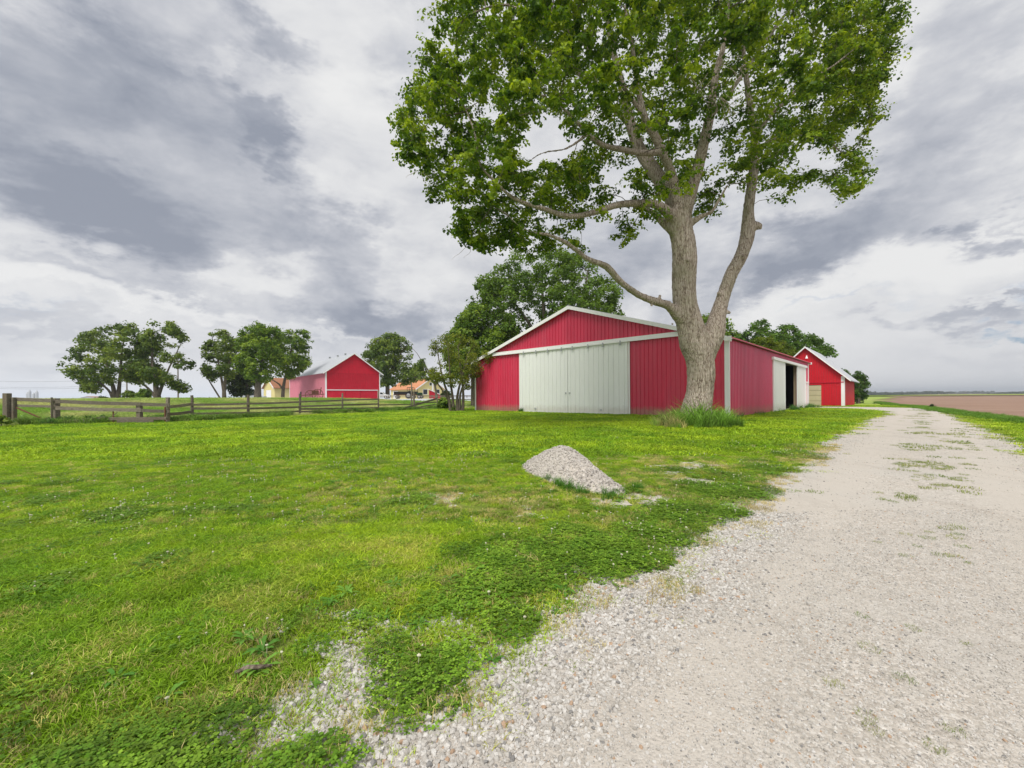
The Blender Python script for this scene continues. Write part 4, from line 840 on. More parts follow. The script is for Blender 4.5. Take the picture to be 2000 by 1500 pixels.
# ------------------------------------------------------------------ fence, gates
def zf(x, y): return float(terr(x, y))
def colpt(px, py, d): return at(px, py, d)
POSTS = [(108, 22.5, 778, 830, .27, 'square'), (272, 23.3, 786, 820, .22, 'square'), (328, 23.6, 776, 826, .15, 'square'), (375, 25.4, 772, 822, .16, 'round'), (485, 28.2, 771, 817, .18, 'round'), (586, 31.8, 769, 811, .17, 'round'),
         (669, 35.3, 768, 808, .15, 'round'), (739, 39, 762, 804, .15, 'round')]
fence = empty('board_fence', (at(108, 800, 22.5).x, 22.5, 0)); tag(fence, 'weathered grey board fence running across the pasture edge', 'fence')
fo = Vector(fence.location)
def fbar(nm, p, q, w, h, mat=None, par=None, o=None):
    par = par or fence; o = o if o is not None else fo; return MB().bar(Vector(p) - o, Vector(q) - o, w, h).build(nm, mat or M['wood_grey'], par, bevel=.006)
def post(px, d, ytop, w, par, o, kind='round', nm='post', lean=0, mat=None):
    t = at(px, ytop, d); b = Vector((t.x - lean, t.y, zf(t.x, t.y) - .1))
    if kind == 'round':
        n_ = 7; P = [b.lerp(t, k / 5) + Vector((random.uniform(-.008, .008), random.uniform(-.008, .008), 0)) for k in range(6)]
        return MB().tube([tuple(p - o) for p in P], [w / 2 * (1.08 - .12 * k / 5) for k in range(6)], 9).build(nm, mat or M['wood_grey'], par)
    return MB().bar(b - o, t - o, w, w, up=(0, 1, 0)).build(nm, mat or M['wood_grey'], par, bevel=.012)
for px, d, yt, yb, w, kd in POSTS: post(px, d, yt, w, fence, fo, kd, lean=random.uniform(-.04, .04))
post(108, 22.9, 779, .10, fence, fo, 'square', 'prop', lean=-.12)
def rails(pa, pb, ys, h=.14, th=.035, off=-.10, par=None, o=None):
    h *= 1.15
    for ya, yb in ys:
        a = at(pa[0], ya, pa[1] + off); b = at(pb[0], yb, pb[1] + off); d = (b - a).normalized() * .08
        mid = (a + b) / 2 + Vector((0, 0, -random.uniform(.005, .03))); oo = o if o is not None else fo
        m = MB(); m.bar(a - d - oo, mid - oo, th, h).bar(mid - oo, b + d - oo, th, h); m.build('rail', M['wood_grey'], par or fence)
rails((112, 22.5), (272, 23.3), [(784, 789), (797, 801)], .17, off=-.12); rails((268, 23.3), (328, 23.6), [(789, 791), (801, 803)], .16, off=-.12)
rails((328, 23.6), (375, 25.4), [(795, 789), (809, 804)], .15); rails((375, 25.4), (485, 28.2), [(790.5, 788), (798, 797), (808, 806)], .12)
rails((485, 28.2), (586, 31.8), [(788.5, 785), (798, 795), (807, 803)], .12); rails((586, 31.8), (669, 35.3), [(784.5, 782), (793.5, 791), (799, 797.5), (804, 802)], .12)
rails((669, 35.3), (739, 39), [(781.5, 779.5), (791, 789), (798, 796)], .12)
# fallen boards lying at the foot
for (pa, pb) in (((118, 826, 22.2), (205, 816, 22.8)), ((212, 818, 22.8), (325, 817, 23.3)), ((228, 823, 22.6), (300, 822, 23.0))): fbar('fallen_board', at(*pa), at(*pb), .05, .17)
for px, d, yt in ((221, 23.0, 796), (322, 23.4, 795)): post(px, d, yt, .06, fence, fo, 'square', 'steel_stake', mat=M['rust'])
fbar('brace', at(221, 812, 22.95), at(229, 805, 22.95), .03, .04)
gt = empty('wooden_gate', (at(60, 800, 22.2).x, 22.2, 0)); tag(gt, 'sagging wooden farm gate with diagonal brace at the far left', 'gate'); go_ = Vector(gt.location)
for (a, b, h) in (((28, 779.5, 22.0), (104, 783, 22.3), .19), ((28, 792, 22.0), (104, 794, 22.3), .13), ((28, 820, 22.0), (104, 819.5, 22.3), .15)): fbar('gate_board', at(*a), at(*b), .035, h, par=gt, o=go_)
fbar('diagonal_brace', at(22, 792, 21.93), at(97, 824, 22.2), .035, .07, M['rust'], gt, go_)
for px in (31, 101): fbar('gate_stile', at(px, 776, 22.05), at(px, 823, 22.05), .1, .035, par=gt, o=go_)
ep = empty('gate_post', (at(12, 800, 21.8).x, 21.8, 0)); tag(ep, 'thick grey gate post at the left edge with a rusty prop', 'post'); eo_ = Vector(ep.location)
post(14, 21.8, 768, .24, ep, eo_, 'square', 'main_post'); post(26, 21.9, 776, .12, ep, eo_, 'square', 'prop_post')
fc2 = empty('broken_fence', (at(804, 800, 43).x, 43, 0)); tag(fc2, 'broken down board fence and slumped gate left of the shrubby tree', 'fence'); f2 = Vector(fc2.location)
for px, d, yt, w in ((804, 43, 747, .13), (808, 43.1, 765, .20), (854, 47, 770, .17)): post(px, d, yt, w, fc2, f2, 'round', lean=random.uniform(-.06, .06))
for (a, b, h, th) in (((739, 791, 39), (804, 789.5, 43), .10, .03), ((745, 800, 39.5), (775, 797, 41.5), .10, .03), ((785, 799, 41.5), (853, 778.5, 46.6), .20, .05), ((770, 802, 41), (812, 790, 43), .14, .05),
                      ((806, 787.5, 43), (853, 785.5, 46.8), .10, .03), ((803, 793, 42.9), (840, 799, 44.5), .12, .04), ((778, 800.5, 41.5), (845, 800, 45), .14, .05), ((854, 780, 47), (925, 780, 53), .10, .03), ((804, 797, 42.9), (850, 790, 46.5), .10, .03)):
    fbar('rail', at(*a), at(*b), th, h, par=fc2, o=f2)
fc3 = empty('far_fence', (at(620, 777, 80).x, 80, 1.1)); tag(fc3, 'low dark board fence far behind, between the barn and the yellow house', 'fence'); f3 = Vector(fc3.location)
for k in range(12):
    px = 742 + k * 17; fbar('post', at(px, 772, 84), at(px, 777, 84), .14, .14, par=fc3, o=f3)
fbar('rail', at(742, 773.4, 83.9), at(930, 772.6, 83.9), .04, .14, par=fc3, o=f3); fbar('rail', at(742, 775.6, 83.9), at(930, 774.8, 83.9), .04, .12, par=fc3, o=f3)
# weeds and tall leaves along the fence
fx_, fy_ = [], []
for (ax, ay), (bx, by) in zip(FENCE[:-1], FENCE[1:]):
    L = math.hypot(bx - ax, by - ay); k = int(L * 6); t = RNG.random(k); fx_.append(ax + (bx - ax) * t + RNG.normal(0, .22, k)); fy_.append(ay + (by - ay) * t + RNG.normal(0, .30, k) - .15)
x = np.concatenate(fx_); y = np.concatenate(fy_); k = fbm(x * .5, y * .5, 33, 3) > .42; x, y = x[k], y[k]; n = len(x); s = .4 + .8 * RNG.random(n) ** 1.5; t = RNG.random((n, 1))
scatter('fence_weeds', np.stack([x, y, terr(x, y) - .03], -1), np.stack([s * 1.1, s * 1.1, s], -1), rots(n, .4), np.array([.05, .14, .03]) * (1 - t) + np.array([.12, .26, .05]) * t, BROAD, RNG.integers(0, 4, n), label='dark leafy weeds and burdock growing along the fence foot')
n = 900; i = RNG.integers(0, len(x), n); gx_ = x[i] + RNG.normal(0, .4, n); gy_ = y[i] + RNG.normal(0, .4, n); s = .6 + .7 * RNG.random(n)
scatter('fence_grass', np.stack([gx_, gy_, terr(gx_, gy_)], -1), np.stack([s * 1.5, s * 1.5, s], -1), rots(n), np.array([.17, .29, .04]) * (.6 + .7 * RNG.random((n, 1))), TALL, RNG.integers(0, 4, n), label='uncut tall grass standing along the fence')
# rough pasture grass
n = 26000; d = 20 + 60 * RNG.random(n); x = -1.45 * d + RNG.random(n) * (1.45 * d - .02 * d); y = d; k = (sdpoly(x, y, LAWN) < -.2) & (sdpoly(x, y, [(-42, 60), (-15, 70), (-15, 100), (-60, 100)]) < 0); x, y = x[k], y[k]; n = len(x); s = .35 + .5 * RNG.random(n); a = fbm(x * .18, y * .18, 95, 4)[:, None]; t = np.clip((a - .4) * 4, 0, 1)
scatter('pasture_grass', np.stack([x, y, terr(x, y)], -1), np.stack([s * (1 + y / 22), s * (1 + y / 22), s * .8], -1), rots(n), (np.array([.22, .38, .04]) * (1 - t) + np.array([.48, .50, .17]) * t) * (.75 + .5 * RNG.random((n, 1))), TALL, RNG.integers(0, 4, n), label='rough pale seeding pasture grass beyond the fence')
# tall tuft round the big trunk, long grass at shed walls
n = 200; a = RNG.random(n) * 6.283; r = np.sqrt(RNG.random(n)); x = 7.75 + 1.75 * r * np.cos(a); y = 17.1 + 1.15 * r * np.sin(a); s = (.6 + 1.2 * RNG.random(n) ** 1.5) * (1.4 - .6 * r); t = RNG.random((n, 1)) * (RNG.random(n) < sstep(7.4 - x, -.2, 1.2) * .7)[:, None]
scatter('trunk_grass', np.stack([x, y, terr(x, y) - .02], -1), np.stack([s, s, s * 1.1], -1), rots(n, .3), (np.array([.20, .36, .05]) * (1 - t) + np.array([.55, .46, .20]) * t) * (.45 + 1.1 * RNG.random((n, 1))), TALL, RNG.integers(0, 4, n), label='long uncut blue green grass round the foot of the big tree')
pts = []
for (b, dx) in ((0.6, .4), (5.5, .15), (10.0, .2), (15.6, .5), (16.2, .4), (21.5, .4), (25.5, .4), (26.6, .5)):
    for k in range(7): q = 12.7 + .693 * (b + random.gauss(0, .35)) + .72 * dx, 24 + .72 * (b + random.gauss(0, .35)) - .693 * dx; pts.append((q[0], q[1], random.uniform(.35, 1.0) * (1.2 if b > 14 else .8)))
for k in range(60): a = random.uniform(.5, 22); pts.append((12.7 - .72 * a - .07, 24 + .693 * a - .08, random.uniform(.15, .35)))
for k in range(10): a = 16.2 + random.gauss(0, .1); pts.append((12.7 - .72 * a - .2, 24 + .693 * a - .2, random.uniform(.5, 1.0)))
pts = np.array(pts); n = len(pts); s = pts[:, 2:3]
scatter('wall_weeds', np.stack([pts[:, 0], pts[:, 1], terr(pts[:, 0], pts[:, 1])], -1), np.hstack([s, s, s * 1.2]), rots(n, .2), np.array([.11, .24, .05]) * (.7 + .6 * RNG.random((n, 1))), TALL, RNG.integers(0, 4, n), label='weedy grass tufts at the foot of the metal shed walls')
# verge by the field
n = 2600; t = RNG.random(n); i = RNG.integers(1, 6, n); Pn = np.array(FIELD, float); q = Pn[i] * (1 - t[:, None]) + Pn[i + 1] * t[:, None]; q = q + RNG.normal(0, .35, (n, 2)) + np.array([-.4, .4]); s = .4 + .45 * RNG.random(n)
scatter('verge_grass', np.stack([q[:, 0], q[:, 1], terr(q[:, 0], q[:, 1])], -1), np.stack([s * 1.3, s * 1.3, s * .7], -1), rots(n), np.array([.14, .28, .03]) * (.7 + .6 * RNG.random((n, 1))), TALL, RNG.integers(0, 4, n), label='rough grass verge between the drive and the brown field')

# ------------------------------------------------------------------ trees
def inpoly(px, py, poly): return sdpoly(px, py, poly)
def leaves_mesh(C, CR, nleaf, size, cols, seed, parent, origin, name='crown', droop=.25, flat=.6, wind=(0, 0, 0), cvar=.25, k=0, spray=1.0):
    """C clump centres (n,3), CR radii; every leaf a small kite-shaped face"""
    r = np.random.default_rng(seed); n = len(C); idx = np.repeat(np.arange(n), nleaf); m = len(idx)
    d = r.normal(size=(m, 3)); d /= np.linalg.norm(d, axis=1)[:, None]; rad = r.random(m) ** .45
    off = d * rad[:, None] * CR[idx][:, None] * np.array([1, 1, flat]); off[:, 2] -= droop * (off[:, 0] ** 2 + off[:, 1] ** 2) / CR[idx]
    if spray > 1:        # each clump is drawn out along its twig
        sp = r.normal(size=(n, 3)) * np.array([1, 1, .45]) + np.array([.35, 0, -.1]); sp /= np.linalg.norm(sp, axis=1)[:, None]; sp = sp[idx]
        off = off * .85 + sp * (off * sp).sum(1)[:, None] * (spray - .85)
    P = C[idx] + off
    nrm = d * .7 + np.array([0, 0, .75]) + r.normal(size=(m, 3)) * .55; nrm /= np.linalg.norm(nrm, axis=1)[:, None]
    ax = r.normal(size=(m, 3)) + np.array(wind) ; ax -= nrm * (ax * nrm).sum(1)[:, None]; ax /= np.linalg.norm(ax, axis=1)[:, None] + 1e-9; bx = np.cross(nrm, ax)
    s = size * (.6 + .8 * r.random(m))[:, None]
    V = np.stack([P - ax * s * .5, P + bx * s * .42 - ax * s * .05 + nrm * s * .12, P + ax * s * .55, P - bx * s * .42 - ax * s * .05 + nrm * s * .12], 1).reshape(-1, 3) - origin
    F = np.arange(m * 4).reshape(-1, 4); o = mesh_np(name, V, F, M['leaf'], parent)
    ct = r.random(n); cn = np.clip(ct[idx] * .75 + r.random(m) * .5 - .12, 0, 1)
    c0, c1, c2 = [np.array(c) for c in cols]; col = np.where(cn[:, None] < .5, c0 + (c1 - c0) * cn[:, None] * 2, c1 + (c2 - c1) * (cn[:, None] - .5) * 2) * (1 - cvar / 2 + cvar * r.random((m, 1)))
    a = o.data.attributes.new('leafcol', 'FLOAT_COLOR', 'FACE'); A = np.ones((m, 4), np.float32); A[:, :3] = col; a.data.foreach_set('color', A.ravel()); return o
def grow(nodes, rad, par, clumps, seed, step=.6, sag=.1, r0=.012, exp=2.4, upbias=.15):
    """attach every clump to the nearest wood, return node arrays"""
    r = np.random.default_rng(seed); N = [np.array(p) for p in nodes]; Pn = list(par); nb = len(N); arr = np.array(N)
    d0 = np.min(np.linalg.norm(clumps[:, None] - arr[None], axis=2), axis=1); order = np.argsort(d0)
    cap = len(N) + len(clumps) * 14; A = np.zeros((cap, 3)); A[:nb] = arr; cnt = nb; parent = np.full(cap, -1); parent[:nb] = par; depth = np.zeros(cap)
    for ci in order:
        c = clumps[ci]; dd = np.linalg.norm(A[:cnt] - c, axis=1) + depth[:cnt] * .12 + np.maximum(0, A[:cnt, 2] - c[2]) * upbias; j = int(np.argmin(dd)); p = A[j]; v = c - p; L = np.linalg.norm(v); k = max(1, min(12, int(L / step)))
        pd = v / (L + 1e-9); side = r.normal(size=3) * L * .07; last = j
        for i in range(1, k + 1):
            t = i / k; q = p + v * t + side * math.sin(t * 3.14) + np.array([0, 0, sag * L * math.sin(t * 3.14)]); A[cnt] = q; parent[cnt] = last; depth[cnt] = depth[last] + L / k; last = cnt; cnt += 1
    A = A[:cnt]; parent = parent[:cnt]; R = np.zeros(cnt); w = np.zeros(cnt); ch = np.zeros(cnt, int)
    for i in range(cnt - 1, nb - 1, -1):
        if ch[i] == 0: w[i] = r0 ** exp
        R[i] = w[i] ** (1 / exp); w[parent[i]] += w[i]; ch[parent[i]] += 1
    for i in range(nb): R[i] = rad[i]
    return A, parent, R, nb
def wood_mesh(A, parent, R, nb, name, mat, par_obj, origin, sides=5, incl_base=False, rmax=9):
    m = len(A); kids = {}
    for i in range(m): kids.setdefault(int(parent[i]), []).append(i)
    V = []; F = []; vb = 0; start = [i for i in range(m) if parent[i] < 0] if incl_base else []
    chains = []; done = np.zeros(m, bool)
    lo = 0 if incl_base else nb
    for i in range(lo, m):
        if done[i]: continue
        p = int(parent[i]); ch = ([p] if p >= 0 else []) + [i]; done[i] = True; cur = i
        while True:
            ks = [k for k in kids.get(cur, []) if not done[k] and k >= lo]
            if not ks: break
            k = max(ks, key=lambda t: R[t]); ch.append(k); done[k] = True; cur = k
        if len(ch) < 2: continue
        P = A[ch]; Rr = R[ch].copy(); 
        if p >= 0 and not (incl_base and p < nb and i < nb): Rr[0] = min(Rr[0], Rr[1] * 1.25)
        Rr = np.minimum(Rr, rmax); v, f = tube_np(P, Rr, sides if Rr.max() < .06 else sides + 3); V.append(v); F.append(f + vb); vb += len(v)
    return mesh_np(name, np.vstack(V) - origin, np.vstack(F), mat, par_obj, smooth=True)

# --- the big maple
T0 = at(1364, 828, 17.7); T0.z = 0.0; TO = np.array(T0)
maple = empty('maple_tree', T0); tag(maple, 'huge old maple with forked furrowed trunk and spreading crown by the drive', 'tree')
def limb(pts):
    """pts: (px, py, width_px, depth)"""
    P = [at(p[0], p[1], p[3]) for p in pts]; R = [max(.03, p[2] / 2 / FPX * p[3] / (1.08 if p[1] > 640 else 1.17)) for p in pts]; return np.array(P), np.array(R)
LIMBS = [
 limb([(1362, 842, 104, 17.7), (1361, 822, 80, 17.7), (1361, 800, 60, 17.7), (1366, 770, 54, 17.7), (1369, 735, 54, 17.7), (1367, 700, 56, 17.7), (1358, 670, 62, 17.7), (1350, 640, 60, 17.7), (1340, 600, 52, 17.6), (1337, 560, 51, 17.6), (1339, 500, 53, 17.6), (1335, 465, 52, 17.6), (1328, 435, 50, 17.6), (1322, 410, 42, 17.6)]),
 limb([(1374, 705, 40, 17.7), (1386, 675, 42, 17.7), (1397, 645, 42, 17.7), (1404, 612, 33, 17.8), (1414, 580, 28, 17.9), (1431, 533, 28, 18.0), (1447, 505, 28, 18.0), (1460, 470, 30, 18.1), (1464, 440, 30, 18.1), (1464, 415, 23, 18.1), (1471, 360, 21, 18.1), (1477, 315, 19, 18.0), (1477, 265, 16, 17.9), (1470, 215, 14, 17.7), (1462, 150, 12, 17.4), (1455, 80, 9, 17)]),
 limb([(1330, 440, 38, 17.6), (1322, 400, 36, 17.9), (1302, 365, 32, 18.3), (1275, 325, 30, 18.8), (1252, 290, 27, 19.2), (1235, 240, 23, 19.6), (1222, 180, 18, 20), (1205, 110, 14, 20.4), (1190, 30, 10, 20.8), (1180, -60, 7, 21)]),
 limb([(1328, 420, 30, 17.6), (1321, 370, 23, 17.3), (1311, 330, 21, 17), (1298, 298, 21, 16.7), (1282, 265, 19, 16.4), (1264, 232, 16, 16.1), (1250, 170, 13, 15.8), (1240, 90, 10, 15.5), (1225, 10, 7, 15.2)]),
 limb([(1296, 296, 16, 16.7), (1258, 299, 14, 16.3), (1215, 291, 13, 15.9), (1180, 283, 12, 15.5), (1152, 262, 11, 15.2), (1128, 235, 10, 15), (1095, 205, 8, 14.8), (1060, 185, 6, 14.6)]),
 limb([(1335, 430, 36, 17.6), (1348, 390, 28, 17.3), (1362, 345, 25, 17.0), (1373, 300, 24, 16.7), (1385, 250, 22, 16.4), (1393, 210, 19, 16.1), (1402, 150, 15, 15.8), (1420, 80, 12, 15.4), (1430, 0, 8, 15)]),
 limb([(1318, 425, 26, 17.4), (1285, 400, 20, 16.9), (1245, 397, 17, 16.4), (1210, 400, 15, 16), (1165, 414, 14, 15.5), (1130, 422, 14, 15.1), (1103, 421, 13, 14.9), (1065, 408, 12, 14.6), (1030, 398, 10, 14.4), (1000, 383, 9, 14.2), (965, 350, 8, 14), (940, 320, 7, 13.9), (932, 265, 6, 13.8), (915, 215, 5, 13.7)]),
 limb([(1325, 455, 28, 17.5), (1300, 437, 18, 17.7), (1278, 415, 13, 18), (1262, 409, 10, 18.4), (1240, 405, 7, 18.8)]),
 limb([(1335, 625, 34, 17.6), (1308, 598, 20, 17.3), (1285, 590, 18, 17.0), (1255, 579, 15, 16.7), (1232, 565, 15, 16.4), (1210, 547, 15, 16.1), (1187, 521, 16, 15.8), (1165, 512, 12, 15.6), (1148, 505, 12, 15.5), (1127, 488, 11, 15.3), (1100, 470, 10, 15), (1070, 458, 8, 14.8), (1045, 455, 7, 14.6), (1015, 440, 5, 14.4), (985, 410, 4, 14.3)]),
 limb([(1345, 440, 20, 17.6), (1370, 424, 12, 17.3), (1392, 414, 9, 17.1), (1402, 398, 8, 17), (1412, 382, 6, 16.9), (1425, 360, 5, 16.8)]),
 limb([(1476, 275, 13, 17.9), (1500, 235, 11, 17.5), (1535, 200, 9, 17.1), (1580, 160, 8, 16.7), (1630, 130, 6, 16.3), (1680, 90, 5, 16)]),
 limb([(1474, 300, 12, 18), (1510, 275, 9, 18.3), (1560, 262, 7, 18.6), (1610, 270, 6, 18.9), (1650, 300, 4, 19.1)]),
 limb([(1390, 230, 13, 16.2), (1430, 180, 11, 16.8), (1480, 110, 9, 17.6), (1530, 40, 8, 18.4), (1590, -30, 6, 19)]),
 limb([(1240, 250, 14, 19.5), (1190, 200, 11, 19.6), (1130, 140, 10, 19.8), (1060, 90, 8, 20), (980, 60, 6, 20), (900, 60, 5, 20)]),
 limb([(1262, 230, 12, 16.1), (1215, 160, 9, 15.3), (1150, 90, 8, 14.6), (1080, 40, 6, 14), (1000, 10, 5, 13.6)]),
 limb([(1152, 262, 9, 15.2), (1110, 290, 6, 15.0), (1060, 300, 5, 15), (1020, 330, 4, 15), (980, 370, 3, 15)])]
TV = []; TF = []; vb = 0; nodes = []; nrad = []; npar = []
for li, (P, R) in enumerate(LIMBS):
    Q, S = spline(P, R, .16 if li == 0 else .22)
    if li == 0:   # root flare lobes
        pass
    n_ = 20 if S[0] > .3 else 12; v, f = tube_np(Q, S, n_)
    if S[0] > .2:
        c = Q[np.repeat(np.arange(len(Q)), n_)]; dv = v - c; ang = np.tile(np.arange(n_), len(Q)) * 2 * math.pi / n_
        z = v[:, 2]; fl = 1 + .18 * np.exp(-np.maximum(z, 0) / .6) * np.cos(ang * 5 + 1) + .05 * (fbm(v[:, 0] * 2 + v[:, 1], v[:, 2] * 1.3, 88, 3) - .5) * 2; v = c + dv * fl[:, None]
    # end caps
    cap = [len(v), len(v) + 1]; v = np.vstack([v, Q[0], Q[-1]]); j = np.arange(n_); j2 = (j + 1) % n_
    caps = np.stack([j2, j, np.full(n_, cap[0]), np.full(n_, cap[0])], -1); cape = np.stack([len(v) - 2 - n_ + j, len(v) - 2 - n_ + j2, np.full(n_, cap[1]), np.full(n_, cap[1])], -1)
    TV.append(v); TF += [tuple(map(int, t + vb)) for t in f] + [(int(a + vb), int(b + vb), int(c_ + vb)) for a, b, c_, _ in np.vstack([caps, cape])]; vb += len(v)
    st = len(nodes)
    for k in range(0, len(Q), 2): nodes.append(Q[k]); nrad.append(S[k]); npar.append(len(nodes) - 2 if k > 0 else -1)
# knots, burls and broken stubs
KN = [(1481, 441, 18.0, .26, .62), (1407, 573, 17.75, .16, .4), (1384, 656, 17.45, .22, .5), (1346, 507, 17.05, .10, .3), (1452, 500, 17.7, .12, .3), (1440, 520, 17.75, .10, .3), (1314, 633, 17.5, .09, .3), (1308, 590, 17.2, .10, .3), (1274, 597, 16.85, .09, .3), (1425, 610, 17.7, .12, .35), (1290, 578, 17.0, .1, .3)]
V0 = np.vstack(TV)
ico = pebble(3, None)
for (px, py, d, r, _) in KN:
    c = np.array(at(px, py, d)); b = len(V0) ; v = np.array(ico[0]) * r * np.array([1, 1, 1.4]) + c; V0 = np.vstack([V0, v]); TF += [tuple(i + b for i in f) for f in ico[1]]
me = bpy.data.meshes.new('trunk'); me.from_pydata([tuple(map(float, v)) for v in (V0 - TO)], [], TF); me.materials.append(M['maple_bark']); trunk = bpy.data.objects.new('trunk', me); link(trunk); trunk.parent = maple
rm = trunk.modifiers.new('r', 'REMESH'); rm.mode = 'VOXEL'; rm.voxel_size = .045; rm.use_smooth_shade = True
sm = trunk.modifiers.new('s', 'SMOOTH'); sm.factor = .6; sm.iterations = 7
tx = bpy.data.textures.new('bark_tex', 'CLOUDS'); tx.noise_scale = .14; tx.noise_depth = 3; dm = trunk.modifiers.new('d', 'DISPLACE'); dm.texture = tx; dm.strength = .05; dm.texture_coords = 'LOCAL'
CROWN = [(772, 285), (785, 215), (798, 160), (835, 120), (832, 60), (850, -10), (880, -120), (960, -230), (1080, -320), (1250, -370), (1430, -370), (1600, -300), (1700, -180), (1770, -60), (1778, 20), (1748, 75), (1755, 110), (1722, 150), (1712, 210), (1722, 262), (1680, 285), (1702, 345),
         (1660, 388), (1610, 350), (1560, 372), (1522, 392), (1485, 365), (1440, 372), (1420, 395), (1385, 420), (1372, 452), (1335, 420), (1285, 445), (1255, 425), (1240, 478), (1190, 470), (1150, 500), (1095, 470), (1040, 505), (1000, 470), (960, 490), (925, 482), (870, 430), (842, 385), (822, 330), (795, 320)]
HOLES = [([(1035, 235), (1075, 205), (1110, 240), (1140, 285), (1110, 310), (1040, 325), (1010, 300), (1030, 270)], 1.0), ([(905, 190), (960, 195), (985, 235), (930, 235)], .85), ([(1540, 280), (1600, 275), (1640, 300), (1600, 335), (1555, 315)], .8), ([(1255, 430), (1300, 470), (1270, 500), (1240, 460)], 1), ([(875, 345), (920, 340), (940, 355), (890, 362)], .7),
         ([(1385, 330), (1440, 290), (1455, 380), (1400, 415)], .75), ([(1170, 325), (1265, 315), (1255, 350), (1180, 355)], .8), ([(1100, 430), (1200, 420), (1230, 460), (1130, 470)], .5), ([(1010, 380), (1090, 360), (1120, 385), (1040, 400)], .45), ([(1150, 215), (1210, 230), (1230, 280), (1170, 262)], .4), ([(1480, 230), (1530, 220), (1540, 270), (1490, 280)], .4), ([(1660, 240), (1720, 250), (1700, 285), (1660, 275)], .7), ([(1470, 380), (1520, 395), (1560, 380), (1500, 350)], .5)]
def crown_points(n, poly, holes, dc, thick, seed, edge=200, ylo=None, zmin=None, gap=.0, gs=.6):
    r = np.random.default_rng(seed); P = np.array(poly, float); lo = P.min(0); hi = P.max(0); out = []
    while len(out) < n:
        q = lo + r.random((n * 2, 2)) * (hi - lo); sd = sdpoly(q[:, 0], q[:, 1], poly); k = sd > 2
        for hp, w in holes: k &= ~((sdpoly(q[:, 0], q[:, 1], hp) > -4) & (r.random(len(q)) < w))
        q = q[k]; sd = sd[k]; T = thick * np.sqrt(np.clip(sd / edge, .02, 1)); d = dc(q[:, 0], q[:, 1]) + T * (r.random(len(q)) * 2 - 1)
        for (a, b), dd in zip(q, d):
            p = at(a, b, dd)
            if gap and vnoise(p.x / gs, (p.z + p.y * .4) / gs, seed) < gap: continue
            out.append(tuple(p))
    return np.array(out[:n])
dc = lambda px, py: 17.6 - 1.6 * sstep(-(px - 1300), 50, 420) + .6 * sstep(px - 1500, 0, 250)
CL = crown_points(3700, CROWN, HOLES, dc, 6.2, 5, 260, gap=.42, gs=.85)
CL = CL[CL[:, 2] > 4.6]
lp = np.vstack([spline(*L_, .5)[0] for L_ in LIMBS[:11]]); lr = np.random.default_rng(3)
def near_limb(C):      # the wood stays bare of leaves close by, above all on the open side
    out = np.zeros(len(C), bool)
    for i, c in enumerate(C):
        t = c[1] / lp[:, 1]; dx = lp[:, 0] * t - c[0]; dz = (lp[:, 2] - CAMZ) * t + CAMZ - c[2]; out[i] = np.any((dx * dx + dz * dz < .55 ** 2) & (c[1] < lp[:, 1] + .3))
    return out
CL = CL[~(near_limb(CL) & (lr.random(len(CL)) < np.where(CL[:, 2] < 11.5, .6, .12)))]
A, par_, R_w, nb = grow(nodes, nrad, npar, CL, 9, .45, .06, .007, 2.5)
wood_mesh(A, par_, R_w, nb, 'branches', M['limb_bark'], maple, TO, 5)
sc_ = np.clip((CL[:, 1] / 17.6), .7, 1.15); leaves_mesh(CL, (.22 + .26 * RNG.random(len(CL))) * sc_, 62, .122, [(.040, .095, .012), (.14, .245, .016), (.38, .49, .04)], 12, maple, TO, droop=.35, flat=.5, wind=(.7, 0, -.5), spray=1.9)  # leaf tones run dark to lime: crown shadows and highlights put into colour
# bare hanging twigs under the crown
TW = MB(); rr = random.Random(4)
for (px, py, d, n_) in ((830, 345, 14, 3), (925, 470, 14.5, 2), (1600, 358, 18, 3), (1650, 368, 18.5, 2), (1440, 120, 12, 8), (1420, 190, 12, 8), (1380, 150, 12, 6), (1080, 200, 13, 5)):
    for k in range(n_):
        p = at(px + rr.uniform(-25, 25), py + rr.uniform(-12, 12), d); P = [p]; v = Vector((rr.uniform(-.3, .3), rr.uniform(-.2, .2), -.2))
        for j in range(6): v = v * .8 + Vector((rr.uniform(-.10, .10), rr.uniform(-.08, .08), rr.uniform(-.07, .03))); P.append(P[-1] + v * rr.uniform(.4, .8))
        TW.tube([tuple(Vector(q) - Vector(TO)) for q in P], [.007, .0065, .006, .005, .004, .003, .002], 4, False)
TW.build('bare_twigs', M['maple_bark'], maple)['kind'] = 'stuff'

